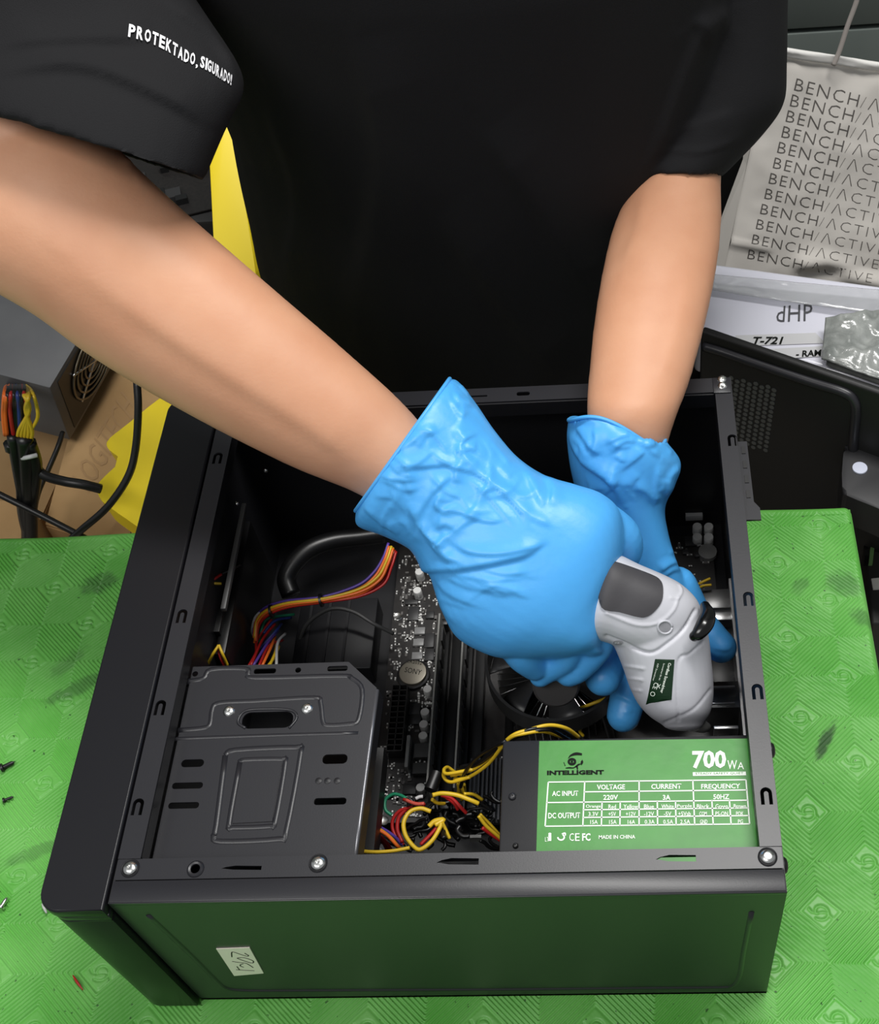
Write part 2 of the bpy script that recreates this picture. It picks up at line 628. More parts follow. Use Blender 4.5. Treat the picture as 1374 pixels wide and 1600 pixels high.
def emboss(x, y):
    """height of the moulded pattern: nested diamonds of ridges round a curl"""
    wob = .0012 * np.sin(x * 31 + 1.3 * np.sin(y * 23)) + .0010 * np.sin(y * 37 + x * 11)
    u = (x + wob - .3893) / .0708
    v = (y + wob - .1838) / .0668
    a, c = u + v, u - v
    fa, fb = a - np.round(a), c - np.round(c)
    r = 2 * np.maximum(np.abs(fa), np.abs(fb))
    h = (.5 + .5 * np.sin(2 * np.pi * 10 * r - 1.2)) * np.clip((r - .36) * 30, 0, 1)
    h = h + .45 * np.clip((.36 - r) * 30, 0, 1)
    rho = np.hypot(fa, fb)
    th = np.arctan2(fb, fa)
    cur = np.exp(-((rho - .055 - .022 * (th + np.pi) / 2) / .014) ** 2) * (rho < .16)
    tail = np.exp(-((fa - fb * .5 + .02 - .03 * np.sin(fb * 26)) / .013) ** 2) * (rho < .17)
    return h - .75 * np.maximum(cur, tail) * (r < .36)
def mat_sheet():
    st = .00068
    def span(a, b, s_): return list(np.arange(a, b, s_))
    xs = np.array([-.43, -.38] + span(-.30, .4515, st))
    ys = np.array([-.31, -.22] + span(-.13, .3695, st))
    X, Y_ = np.meshgrid(xs, ys)
    fade = np.clip((.4490 - X) / .004, 0, 1) * np.clip((.3650 - Y_) / .004, 0, 1) * (X > -.299) * (Y_ > -.129)
    Z = .0022 * (emboss(X, Y_) - .5) * fade
    dx = np.clip(X - .4455, 0, None); dy = np.clip(Y_ - .3635, 0, None)
    q = np.hypot(dx, dy)
    Z = Z - .006 * (1 - np.sqrt(np.clip(1 - (q / .0061) ** 2, 0, 1)))
    nx, ny = len(xs), len(ys)
    co = np.c_[X.ravel(), Y_.ravel() + .0007 * np.sin(X.ravel() * 40) * (Y_.ravel() > .36), Z.ravel()]
    idx = np.arange(nx * ny).reshape(ny, nx)
    q4 = np.stack([idx[:-1, :-1], idx[:-1, 1:], idx[1:, 1:], idx[1:, :-1]], -1).reshape(-1, 4)
    cx_ = co[q4].mean(1)
    under = (cx_[:, 0] > .012) & (cx_[:, 0] < .338) & (cx_[:, 1] > .012) & (cx_[:, 1] < .335)
    q4 = q4[~under]
    # skirt down the far and right sides, and the plain underside
    sk = []
    edges = [(idx[-1, i], idx[-1, i + 1]) for i in range(0, nx - 1)] + [(idx[i + 1, -1], idx[i, -1]) for i in range(ny - 1)]
    base = len(co)
    extra = []
    m_ = {}
    for a, b in edges:
        for k in (a, b):
            if k not in m_:
                m_[k] = base + len(extra)
                extra.append((co[k][0], co[k][1], -.05))
        sk.append((a, m_[a], m_[b], b))
    co = np.vstack([co, np.array(extra)])
    q4 = np.vstack([q4, np.array(sk)])
    used = np.unique(q4)
    mp = np.full(len(co), -1); mp[used] = np.arange(len(used))
    co = co[used]; q4 = mp[q4]
    me = bpy.data.meshes.new('rubber_mat')
    me.vertices.add(len(co)); me.vertices.foreach_set('co', co.ravel().astype(np.float32))
    n = len(q4)
    me.loops.add(n * 4); me.loops.foreach_set('vertex_index', q4.ravel().astype(np.int32))
    me.polygons.add(n); me.polygons.foreach_set('loop_start', (np.arange(n) * 4).astype(np.int32))
    me.update(calc_edges=True)
    me.shade_smooth()
    return me
gm = link('rubber_mat', mat_sheet(), nodes_mat())
tag(gm, 'bright green rubber mat embossed with nested diamonds, draped over the table', 'mat')
# ------------------------------------------------------------------ computer case lying on its side
W, D, H = .35, .3525, .17
case = tag(empty('computer_case', (.17, .17, 0)), 'open black computer case lying on its side on the green mat', 'computer case')
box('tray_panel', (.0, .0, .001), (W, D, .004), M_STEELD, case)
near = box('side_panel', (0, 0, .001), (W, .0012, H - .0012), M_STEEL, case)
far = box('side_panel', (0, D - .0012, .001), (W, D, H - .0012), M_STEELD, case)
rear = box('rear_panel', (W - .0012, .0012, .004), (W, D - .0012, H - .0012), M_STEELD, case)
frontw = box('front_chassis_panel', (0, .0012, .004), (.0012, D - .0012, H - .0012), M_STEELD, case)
# embossed bead round the near panel
bead = [at(232, 1430, Y=0), at(262, 1458, Y=0), at(300, 1494, Y=0), at(338, 1532, Y=0), at(352, 1543, Y=0), at(372, 1547, Y=0), at(420, 1548, Y=0)]
bead += [at(x, y, Y=0) for x, y in ((600, 1547), (800, 1546), (1000, 1544), (1120, 1543), (1145, 1540), (1156, 1525), (1162, 1490), (1175, 1425))]
bead = [Vector((p.x, -.0001, p.z)) for p in bead]
tube('embossed_bead', [p + Vector((0, .0011, 0)) for p in bead], .0019, M_STEEL, near, 8, 4)
box('fold_edge', (.001, -.0006, H - .0032), (W, .0004, H), M_STEEL, near, .0005)
# near rim flange with its slots
def slot_px(x0, x1, y, th):
    a, b = at(x0, y, Z=H), at(x1, y, Z=H)
    t = th / 2
    n = (b.x - a.x)
    return [(a.x, a.y - t * .35), (a.x + n * .08, a.y - t * .45), (a.x + n * .3, a.y - t), (b.x, b.y - t), (b.x, b.y + t), (a.x + n * .35, a.y + t), (a.x + n * .12, a.y + t * .4)]
YF = .0238
dimp = at(305, 1357, Z=H)
fl = plate('rim_flange', [[(.0005, .0124), (W - .0005, .0124), (W - .0005, YF), (.0005, YF)], slot_px(345, 408, 1355, .0022), slot_px(682, 748, 1345, .0034), slot_px(1025, 1088, 1340, .0034), circ(dimp.x, dimp.y, .0024)], H - .0009, .0012, M_STEEL, case)
box('rim_strip', (.0005, .0002, H - .002), (W - .0002, .0118, H - .0002), M_STEEL, case, .0006)
box('flange_lip', (.012, YF - .0011, H - .010), (W - .012, YF, H - .0021), M_STEELD, case)
ring = bmesh.new(); lathe_bm(ring, [(.0031, 0), (.0047, 0), (.0045, .0006), (.0036, .0012), (.0026, .0009), (.0024, 0)], (dimp.x, dimp.y, H - .0009), (0, 0, 1), 20)
bm_obj('dimple', ring, M_STEEL, fl, True)
def hook(x, y, s=1.):
    w_, h_, b_ = .0062 * s, .0098 * s, .0019 * s
    out = [(x - w_ / 2, y - h_ / 2)]
    for k in range(9):
        a = math.pi - math.pi * k / 8
        out.append((x + w_ / 2 * math.cos(a), y + h_ / 2 - w_ / 2 + w_ / 2 * math.sin(a)))
    out.append((x + w_ / 2, y - h_ / 2))
    out.append((x + w_ / 2 - b_, y - h_ / 2))
    wi = w_ / 2 - b_
    for k in range(7):
        a = math.pi * k / 6
        out.append((x + wi * math.cos(a), y + h_ / 2 - w_ / 2 - .0004 + wi * math.sin(a)))
    out.append((x - wi, y - h_ / 2))
    return out
hr = [at(a, b, Z=H) for a, b in ((1145, 687), (1170, 935), (1184, 1080), (1198, 1243))]
hl = [at(a, b, Z=H) for a, b in ((340, 715), (284, 962), (250, 1105), (215, 1260))]
flr = plate('rim_flange', [[(.3385, YF), (W - .0002, YF), (W - .0002, D - .013), (.3385, D - .013)]] + [hook(p.x, p.y) for p in hr], H - .0004, .0012, M_STEEL, case)
fll = plate('rim_flange', [[(.0002, YF), (.0125, YF), (.0125, D - .013), (.0002, D - .013)]] + [hook(p.x, p.y) for p in hl], H - .0004, .0012, M_STEEL, case)
flf = plate('rim_flange', [[(.0002, D - .013), (W - .0002, D - .013), (W - .0002, D - .0002), (.0002, D - .0002)], rrect(.205, D - .0085, .214, D - .005, .0015), rrect(.150, D - .008, .185, D - .0065, .0006)], H - .0004, .0012, M_STEEL, case)
for f, x0, x1 in ((flr, .3385, .3397), (fll, .0113, .0125)):
    box('lip', (x0, YF + .001, H - .012), (x1, D - .013, H - .0017), M_STEELD, f)
box('lip', (.0125, D - .0142, H - .014), (.3385, D - .013, H - .0017), M_STEELD, flf)
def screw(name, p, r, parent, axis=(0, 0, 1), h=.0016, m=None):
    o = lathe(name, [(r * 1.0, 0), (r, h * .35), (r * .8, h * .8), (r * .45, h), (r * .3, h), (r * .22, h * .55), (r * .05, h * .5)], p, axis, m or M_NICKEL, parent, 20)
    return o
def washer(p, parent):
    bm = bmesh.new()
    lathe_bm(bm, [(.0050, 0), (.0050, .0004), (.0046, .0008), (.0042, .0006), (.0040, .0002)], p, (0, 0, 1), 24)
    bm_obj('screw_seat', bm, M_STEELD, parent, True)
for a, b in ((203, 1356), (497, 1348), (1200, 1338)):
    p = at(a, b, Z=H)
    q = Vector((p.x, p.y, H - .0009))
    washer(q, fl)
    screw('screw', q + Vector((0, 0, .0005)), .0036, fl)
p = at(1128, 593, Z=H); screw('screw', (p.x, p.y, H - .0004), .0034, flf, (0, 0, 1), .002)
p = at(1129, 604, Z=H); screw('screw', (p.x, p.y, H - .0004), .0034, flf, (0, -.5, 1), .002)
box('corner_tab', (W - .0125, D - .0145, H - .0003), (W - .001, D - .0008, H + .0006), M_STEEL, flf, .0003)
# rear bracket standing proud of the right wall, and the screws on it
a = at(1176, 690, Z=H - .02); b2 = at(1180, 812, Z=H - .02)
br = plate('slot_bracket', [[(W, .235), (W + .0095, .235), (W + .0095, .244), (W + .0062, .249), (W + .0062, .2985), (W, .2985)]], H - .004, .0015, M_STEEL, case)
box('bracket_web', (W + .0048, .250, H - .012), (W + .006, .298, H - .0056), M_STEEL, br)
for k in range(4): box('slot_notch', (W + .002, .252 + k * .012, H - .0041), (W + .0045, .258 + k * .012, H - .0035), M_BLACK, br)
for yy, zz in ((.083, H - .012), (.018, H - .012)):
    screw('thumb_screw', (W, yy, zz), .0045, rear, (1, 0, 0), .003, M_BLACK)
# drive cage: stamped plate with slots
CZ = .155
def q2(x, y, Z=CZ):
    p = at(x, y, Z=Z)
    return (p.x, p.y)
out = [q2(300, 1042), q2(545, 1034), q2(589, 1075), q2(587, 1080), q2(557, 1345), q2(222, 1345), q2(268, 1140)]
out[-2] = (.013, .0245); out[-3] = (.1243, .0245); out[-1] = (.013, .11); out[0] = (.013, q2(300, 1042)[1])
def rpx(x0, y0, x1, y1, r=.0022, Z=CZ):
    a, b = q2(x0, y1, Z), q2(x1, y0, Z)
    return rrect(a[0], a[1], b[0], b[1], r)
holes = [rpx(376, 1111, 460, 1139, .0048), rpx(282, 1186, 320, 1199, .0024), rpx(268, 1222, 318, 1233, .0017), rpx(262, 1253, 312, 1264, .0017),
         rpx(503, 1178, 544, 1194, .0026), rpx(490, 1246, 542, 1258, .0017), rpx(396, 1044, 432, 1053, .0014), rpx(511, 1040, 544, 1049, .0014),
         circ(*q2(305, 1053), .0018), circ(*q2(466, 1047), .0018)]
cage = plate('drive_cage', [out] + holes, CZ, .0012, M_STEEL, case)
for k, x in enumerate((498, 512, 527)): lathe('rivet', [(.0019, 0), (.0019, .0003), (.0008, .0007)], at(x, 1220, Z=CZ), (0, 0, 1), M_STEELD, cage, 12)
tr = [q2(589, 1077), (.1243, .0245)]
vs = []
for x, y in tr:
    vs += [(x, y, CZ - .0006), (x + .0012, y, CZ - .0012), (x + .0016, y, CZ - .013), (x - .0, y, CZ - .013)]
part('cage_side', vs, [(0, 1, 5, 4), (1, 2, 6, 5), (2, 3, 7, 6), (3, 0, 4, 7), (0, 1, 2, 3), (4, 5, 6, 7)], M_STEEL, cage)
tube('rolled_edge', [Vector((x, y, CZ - .0009)) for x, y in tr], .0012, mat('bright_edge', (120, 120, 124), .3, .6), cage, 8, 4)
def emb(name, pxs, r=.0014, closed=False, dz=None):
    r = r * 1.7
    dz = -r * .72
    P = [at(a, b, Z=CZ) + Vector((0, 0, dz)) for a, b in pxs]
    if closed: P.append(P[0])
    return tube(name, P, r, M_STEEL, cage, 8, 4)
emb('embossed_bead', [(278, 1141), (315, 1138), (328, 1132), (332, 1108), (343, 1098), (400, 1095), (490, 1090), (501, 1098), (505, 1128), (515, 1133), (545, 1131), (560, 1125), (566, 1078), (550, 1060), (530, 1056), (400, 1059), (388, 1053), (384, 1045), (330, 1046), (318, 1060), (290, 1065)])
emb('embossed_bead', [(258, 1155), (330, 1152), (450, 1148), (560, 1145)], .0009)
emb('embossed_bead', [(352, 1180), (368, 1172), (462, 1168), (470, 1176), (447, 1300), (436, 1311), (345, 1315), (334, 1306), (338, 1290)], .0015, True)
emb('embossed_bead', [(375, 1191), (382, 1187), (440, 1186), (446, 1192), (430, 1284), (422, 1291), (364, 1293), (358, 1287)], .0014, True)
part('stamped_panel', [at(a, b, Z=CZ) + Vector((0, 0, dz)) for dz in (-.0005, .0007) for a, b in ((379, 1195), (441, 1193), (426, 1284), (364, 1287))], [(0, 1, 2, 3), (4, 5, 6, 7), (0, 1, 5, 4), (1, 2, 6, 5), (2, 3, 7, 6), (3, 0, 4, 7)], M_STEEL, cage)
tube('slot_rim', [at(a, b, Z=CZ) for a, b in ((384, 1138), (372, 1128), (384, 1111), (420, 1108), (455, 1110), (464, 1122), (452, 1138))], .0009, M_STEEL, cage, 8, 5)
for a, b in ((358, 1111), (480, 1107)): screw('screw', at(a, b, Z=CZ), .0034, cage)
box('bay_back', (.014, .03, .085), (.122, .12, .1), M_BLACK, cage)
# front bezel
bz = empty('front_bezel', (-.02, .17, 0)); bz.parent = case; bz.matrix_parent_inverse = case.matrix_basis.inverted()
bpoly = rrect(-.0375, -.0045, .020, D + .003, .012, 8)
bpoly = [(min(x, -.0012), y) for x, y in bpoly]
plate('top_layer', [bpoly], H + .0004, .0085, M_BEZEL, bz, bevel=.0012)
bp2 = [(x + (.0010 if x < -.02 else 0), y * .9985 + .0003) for x, y in bpoly]
plate('middle_layer', [bp2], H - .0086, .0055, mat('bezel_seam', (26, 26, 30), .35), bz, bevel=.0008)
plate('lower_layer', [[(x, y) for x, y in bp2]], H - .0146, H - .0166, M_BEZEL, bz, bevel=.0012)
# front fan grille inside, left wall
fg = at(372, 790, Z=.09)
box('front_fan_frame', (.0022, .19, .03), (.010, .30, .10), M_BLACK, case, .002)
box('cable_rail', (.016, .2, .135), (.0195, .285, .139), mat('dark_grey', (64, 64, 64), .45), case, .0008)
screw('screw', at(370, 787, Z=.141), .0016, case)
screw('screw', at(380, 808, Z=.13), .0014, case)
screw('screw', at(415, 735, Z=.10), .0020, case, (0, -1, .3))
# paper sticker with handwriting on the near panel
st = [at(*q, Y=-.0006) for q in ((338, 1483), (390, 1481), (412, 1521), (366, 1525))]
stk = part('paper_sticker', st + [p + Vector((0, .0005, 0)) for p in st], [(0, 1, 2, 3), (4, 5, 6, 7), (0, 1, 5, 4), (1, 2, 6, 5), (2, 3, 7, 6), (3, 0, 4, 7)], mat('sticker_paper', (236, 228, 214), .7), case)
stk['label'] = 'small white paper sticker with handwritten digits'
ink = bmesh.new()
for s in ([(485, 410), (482, 330), (520, 322), (640, 362), (755, 396), (782, 382), (745, 360), (715, 340)], [(600, 440), (585, 428), (690, 420), (800, 450), (870, 485), (850, 518), (740, 490), (600, 440)],
          [(490, 487), (600, 505), (730, 520), (810, 560), (865, 598)], [(690, 530), (640, 545), (640, 570), (695, 592)], [(575, 578), (600, 612), (625, 640)], [(560, 635), (700, 645), (890, 655)]):
    P = catmull([at(320 + a / 11.45, 1460 + b / 11.45, Y=-.0008) for a, b in s], 5)
    v_, f_ = tube_geo(P, .00034, 6)
    vv = [ink.verts.new((v.x, -.0006 + (v.y + .0008) * .2 - .0001, v.z)) for v in v_]
    for f in f_:
        try: ink.faces.new([vv[i] for i in f])
        except ValueError: pass
bm_obj('handwriting', ink, M_BLACKINK, stk)

# ------------------------------------------------------------------ power supply in the case
PX0, PY0, PZ = .2017, .0104, .1516
psu = tag(empty('power_supply', (.27, .05, .0041)), 'black power supply with a green printed label inside the case', 'power supply')
box('housing', (PX0, PY0, .0045), (.3465, PY0 + .086, PZ), mat('psu_black', (28, 28, 31), .42, bump=(1200, .08, .0003)), psu, .0012)
def psurf(z): return lambda x, y: at(x, y, Z=z)
M_LABEL = mat('green_label', (48, 134, 36), .36, 0, .32, vary=(60, (44, 126, 34)), bump=(45, .12, .002))
lb = [at(*q, Z=PZ + .0003) for q in ((843, 1158), (1168, 1154), (1186, 1325), (836, 1330))]
lb[2].y = lb[3].y = PY0 + .003; lb[2].x = .3415; lb[3].x = at(838, 1322, Z=PZ).x; lb[1].x = .3415
label = part('green_label', lb + [p - Vector((0, 0, .0003)) for p in lb], [(0, 1, 2, 3), (4, 5, 6, 7), (0, 1, 5, 4), (1, 2, 6, 5), (2, 3, 7, 6), (3, 0, 4, 7)], M_LABEL, psu)
S = psurf(PZ + .0006)
def T(body, x0, y0, x1, y1, sl=None, bold=0., sp=1., m=None, shear=0.):
    """text box on the label, photo pixels, left-top to right-bottom, following the label's slope"""
    k = -.012
    lettering('lettering', body, ((x0, y0), (x1, y0 + k * (x1 - x0)), (x1, y1 + k * (x1 - x0)), (x0, y1)), S, m or M_WHITEINK, label, sp, bold, shear=shear)
T('AC INPUT', 863, 1236, 904, 1244, bold=.02)
T('DC OUTPUT', 857, 1270, 907, 1279, bold=.02)
T('VOLTAGE', 933, 1226, 977, 1234, bold=.02)
T('CURRENT', 1018, 1225, 1065, 1233, bold=.02)
T('FREQUENCY', 1096, 1225, 1157, 1234, bold=.02)
T('220V', 943, 1242, 966, 1250, bold=.02)
T('3A', 1036, 1242, 1048, 1250, bold=.02)
T('50HZ', 1115, 1241, 1140, 1249, bold=.02)
cols = [(915, 940), (946, 968), (974, 998), (1004, 1025), (1032, 1055), (1058, 1082), (1088, 1110), (1116, 1140), (1145, 1168)]
rows = [('Orange', 'Red', 'Yellow', 'Blue', 'White', 'Purple', 'Black', 'Green', 'Brown'), ('3.3V', '+5V', '+12V', '-12V', '-5V', '+5Vsb', 'COM', 'PS-ON', 'POK'), ('15A', '15A', '16A', '0.3A', '0.5A', '2.5A', 'GND', '', 'PG')]
for ri, row in enumerate(rows):
    y0 = (1257, 1268.5, 1281)[ri]
    for (x0, x1), s in zip(cols, row):
        if not s: continue
        wd = min(len(s) * 3.9, x1 - x0 - 1)
        c = (x0 + x1) / 2 + (0, 0, 1)[ri]
        T(s, c - wd / 2, y0 + .5 - .012 * (c - 870) * .3, c + wd / 2, y0 + 7 - .012 * (c - 870) * .3, bold=.01)
T('MADE IN CHINA', 936, 1305, 993, 1311, bold=.015)
T('C', 890, 1302, 897, 1314, bold=.0); T('E', 899, 1302, 906, 1314, bold=.0); T('FC', 910, 1302, 923, 1314, bold=.03)
T('i', 857, 1301, 862, 1314, bold=.05); T('LT', 852, 1308, 858, 1315)
T('700', 1082, 1173, 1135, 1201, bold=.035, sp=1.0)
T('W', 1137, 1188, 1152, 1202, bold=.0, m=M_WHITEINK); T('A', 1153, 1191, 1163, 1202)
T('INTELLIGENT', 855, 1204, 944, 1211, bold=.05, m=M_BLACKINK)
bars = bmesh.new()
def bar(x0, y0, x1, y1, wd=.00035):
    a, b = S(x0, y0), S(x1, y1)
    t = (b - a).normalized()
    n = Vector((-t.y, t.x, 0)) * wd
    bars.faces.new([bars.verts.new(p) for p in (a - n, b - n, b + n, a + n)])
kx = lambda y: (y - 1222) / 70
def gx(x, y): return x + (x - 1000) * .035 * kx(y)
Ys = {'a': 1222, 'b': 1238, 'c': 1254, 'd': 1266, 'e': 1278, 'f': 1290}
def hy(x, y): return y - .012 * (x - 860)
for y, xa, xb in ((1222, 857, 1166), (1238, 914, 1166), (1254, 857, 1166), (1266, 914, 1166), (1278, 914, 1166), (1291, 857, 1166)):
    bar(gx(xa, y), hy(xa, y), gx(xb, y), hy(xb, y))
for x, ya, yb in [(857, 1222, 1291), (914, 1222, 1291), (999, 1222, 1291), (1083, 1222, 1291), (1166, 1222, 1291)] + [(x, 1254, 1291) for x in (942, 970, 1027, 1055, 1111, 1138)]:
    bar(gx(x, ya), hy(x, ya), gx(x, yb), hy(x, yb))
bm_obj('table_lines', bars, M_WHITEINK, label)
bars = bmesh.new(); bar(1083, 1209.5, 1166, 1208.5, .0011); bm_obj('white_banner', bars, M_WHITEINK, label)
_S = S; S = psurf(PZ + .0009); T('STEADY SAFETY QUIET', 1087, 1207, 1162, 1211, m=M_LABEL); S = _S
# emblem: an eye-shaped swirl, a plain ring mark and the recycling-like mark
def arcs(name, items, m, z):
    bm = bmesh.new()
    for pts, ws in items:
        P = catmull([Vector((x, y, 0)) for x, y in pts], 6)
        Wd = [v.x for v in catmull([Vector((q, 0, 0)) for q in ws], 6)]
        L, R_ = [], []
        for i, p in enumerate(P):
            t = (P[min(i + 1, len(P) - 1)] - P[max(i - 1, 0)]).normalized()
            n = Vector((-t.y, t.x, 0)) * max(Wd[i], .05)
            L.append(bm.verts.new(at(p.x + n.x, p.y + n.y, Z=z)))
            R_.append(bm.verts.new(at(p.x - n.x, p.y - n.y, Z=z)))
        for i in range(len(P) - 1): bm.faces.new((L[i], L[i + 1], R_[i + 1], R_[i]))
    return bm_obj(name, bm, m, label)
def cpx(cx, cy, rx, ry, a0=0, a1=360, n=14): return [(cx + rx * math.cos(math.radians(a0 + (a1 - a0) * i / n)), cy + ry * math.sin(math.radians(a0 + (a1 - a0) * i / n))) for i in range(n + 1)]
E_ = lambda x, y: (820 + x / 8.59, 1150 + y / 8.59)
arcs('emblem', [(cpx(894, 1190, 5, 4), [1.8] * 15), (cpx(894, 1190, 1, .8), [.9] * 15), ([E_(585, 300), E_(620, 262), E_(690, 238), E_(770, 245)], [.3, 1.3, 2.2, 1.6]),
                ([E_(550, 430), E_(600, 425), E_(660, 425), E_(720, 385), E_(760, 372)], [.5, 1., .7, 1.2, .3]), ([E_(700, 400), E_(708, 430), E_(710, 470)], [1.5, 1.2, .2]), ([E_(775, 320), E_(770, 350), E_(760, 390)], [.3, 2., .4]), ([E_(525, 350), E_(545, 400)], [.4, .7])], M_BLACKINK, PZ + .0006)
arcs('recycling_mark', [(cpx(877, 1308, 5, 4.5, -60, 180), [1.2] * 15), ([(878, 1303), (883, 1302), (884, 1306)], [.6, 1.4, .4])], M_WHITEINK, PZ + .0006)
screw('rivet', at(801, 1245, Z=PZ), .0022, psu, m=M_STEEL)
screw('rivet', at(806, 1322, Z=PZ), .0016, psu, m=M_BLACK)
#END2
# ------------------------------------------------------------------ motherboard
BZ = .0146
mb = tag(empty('motherboard', (.22, .22, .0041)), 'black motherboard with many small parts on the floor of the case', 'motherboard')
bx0, bx1, by0, by1 = .0995, .340, .108, .334
plate('circuit_board', [rrect(bx0, by0, bx1, by1, .002)], BZ, .0016, M_BOARD, mb)
for x in (.106, .22, .334):
    for y in (.114, .22, .328): lathe('standoff', [(.003, 0), (.003, BZ - .0016 - .0041)], (x, y, .0041), (0, 0, 1), M_NICKEL, mb, 8)
def capac(px, py, r=.0032, h=.009):
    p = at(px, py, Z=BZ + h)
    c = lathe('capacitor', [(r, 0), (r, h * .12), (r * .93, h * .2), (r, h * .26), (r, h * .94), (r * .9, h)], (p.x, p.y, BZ), (0, 0, 1), mat('capacitor_can', (228, 228, 226), .4, .25), mb, 18)
    return c
for a, b in ((655, 893), (652, 922), (668, 1076), (664, 1112), (662, 1131), (661, 1149), (657, 1230)): capac(a, b)
for a, b in ((1090, 822), (1108, 822), (1090, 838), (1108, 838)): capac(a, b, .0036, .008)
lathe('choke', [(.007, 0), (.007, .004), (.003, .005)], at(1106, 866, Z=BZ), (0, 0, 1), M_GREY, mb, 14)
def chip(px, py, sx, sy, h=.0022, m=None, name='chip'):
    p = at(px, py, Z=BZ + h)
    return box(name, (p.x - sx / 2, p.y - sy / 2, BZ), (p.x + sx / 2, p.y + sy / 2, BZ + h), m or M_CHIP, mb, .0003)
mg = mat('mosfet_grey', (120, 120, 120), .4)
for a, b in ((656, 985), (654, 1003), (652, 1024)): chip(a, b, .0078, .0058, .0024, mg)
for a, b in ((659, 1172), (657, 1200)): chip(a, b, .0105, .0105 if b < 1180 else .008, .005, mat('inductor', (74, 74, 74), .5), 'inductor')
for a, b, sx, sy in ((646, 958, .008, .012), (671, 1000, .007, .012), (671, 1022, .007, .01), (648, 1107, .008, .009), (649, 1123, .008, .008), (640, 1232, .009, .008), (672, 960, .006, .006), (643, 940, .010, .004)): chip(a, b, sx, sy)
chip(1085, 800 + 3, .013, .004, .006, M_WW, 'pin_header')
chip(1080, 845, .009, .009, .0016)
chip(1072, 862, .005, .004, .0016); chip(1090, 866, .004, .004)
# coin cell in its holder
bp = at(645, 1050, Z=BZ + .0055)
lathe('battery_holder', [(.0118, 0), (.0118, .0026), (.0108, .003)], (bp.x, bp.y, BZ), (0, 0, 1), M_BLACK, mb, 28)
bt = lathe('coin_cell', [(.0098, 0), (.0100, .0004), (.0100, .0026), (.0096, .0031), (.0088, .0032)], (bp.x, bp.y, BZ + .0022), (0, 0, 1), mat('battery_steel', (176, 170, 156), .32, .9), mb, 36)
lettering('lettering', 'SONY', ((634, 1042), (660, 1047), (657, 1055), (632, 1050)), psurf(BZ + .0056), M_BLACKINK, bt)
lettering('lettering', 'CR2032', ((636, 1030), (660, 1034), (659, 1039), (635, 1035)), psurf(BZ + .0056), M_BLACKINK, bt)
# 24-pin power socket
def socket(lo, hi, nx, ny):
    e = box('power_socket', lo, (hi[0], hi[1], lo[2] + .002), M_BLACK, mb)
    wl = .0007
    m = mat('socket_plastic', (40, 40, 40), .4)
    for i in range(nx + 1):
        x = lo[0] + (hi[0] - lo[0]) * i / nx
        box('cell_wall', (x - wl / 2, lo[1], lo[2] + .002), (x + wl / 2, hi[1], hi[2]), m, e)
    for j in range(ny + 1):
        y = lo[1] + (hi[1] - lo[1]) * j / ny
        box('cell_wall', (lo[0], y - wl / 2, lo[2] + .002), (hi[0], y + wl / 2, hi[2]), m, e)
    return e
c0 = at(623, 1070, Z=BZ + .011); c1 = at(599, 1173, Z=BZ + .011)
sx0 = (c0.x + c1.x) / 2 - .001
socket((sx0, c1.y, BZ), (sx0 + .0105, c0.y, BZ + .011), 2, 12)
box('latch_clip', (sx0 + .013, c1.y - .012, BZ), (sx0 + .0155, c1.y + .012, BZ + .010), mat('pale_clip', (150, 150, 148), .4), mb, .0006)
# rows of tiny resistors and solder joints: too many and too small to pick apart
rs = bmesh.new(); sj = bmesh.new()
rnd = random.Random(3)
for k in range(520):
    if k < 400: a, b = rnd.uniform(.1005, .1345), rnd.uniform(.112, .325)
    elif k < 460: a, b = rnd.uniform(.30, .334), rnd.uniform(.26, .325)
    else: a, b = rnd.uniform(.18, .33), rnd.uniform(.11, .16)
    if (a - bp.x) ** 2 + (b - bp.y) ** 2 < .0125 ** 2 or (sx0 - .002 < a < sx0 + .0125 and c1.y - .002 < b < c0.y + .002): continue
    s = rnd.uniform(.0005, .0011)
    f = rnd.uniform(1.2, 2.2)
    sx, sy = (s * f, s) if rnd.random() < .4 else (s, s * f)
    box_bm(rs, (a - sx, b - sy, BZ), (a + sx, b + sy, BZ + .0009))
    if rnd.random() < .6:
        for d_ in (-1, 1):
            ox, oy = (sx * d_, 0) if sx > sy else (0, sy * d_)
            box_bm(sj, (a + ox - .0005, b + oy - .0005, BZ), (a + ox + .0005, b + oy + .0005, BZ + .0011))
for (xa, ya, xb, yb, n) in ((648, 965, 668, 1010, 0), (655, 935, 660, 975, 7), (640, 968, 660, 970, 7), (655, 1085, 655, 1100, 5), (671, 1035, 668, 1070, 9), (640, 1182, 640, 1215, 8), (632, 1240, 648, 1240, 6), (665, 1100, 675, 1100, 5)):
    for i in range(n):
        p = at(xa + (xb - xa) * i / (n - 1), ya + (yb - ya) * i / (n - 1), Z=BZ)
        box_bm(sj, (p.x - .0007, p.y - .0006, BZ), (p.x + .0007, p.y + .0006, BZ + .0012))
r_ = bm_obj('surface_resistors', rs, mat('resistor_grey', (92, 90, 88), .4), mb); r_['kind'] = 'stuff'
r_ = bm_obj('solder_joints', sj, mat('solder', (235, 235, 232), .35, .4), mb); r_['kind'] = 'stuff'
for a, b in ((622, 964), (769, 1279), (600, 1283)):
    p = at(a, b, Z=BZ)
    bm = bmesh.new()
    lathe_bm(bm, [(.0021, 0), (.0032, .0001), (.0034, .0006), (.0030, .0009), (.0019, .0006)], (p.x, p.y, BZ), (0, 0, 1), 16)
    bm_obj('mounting_hole_ring', bm, M_NICKEL, mb, True)
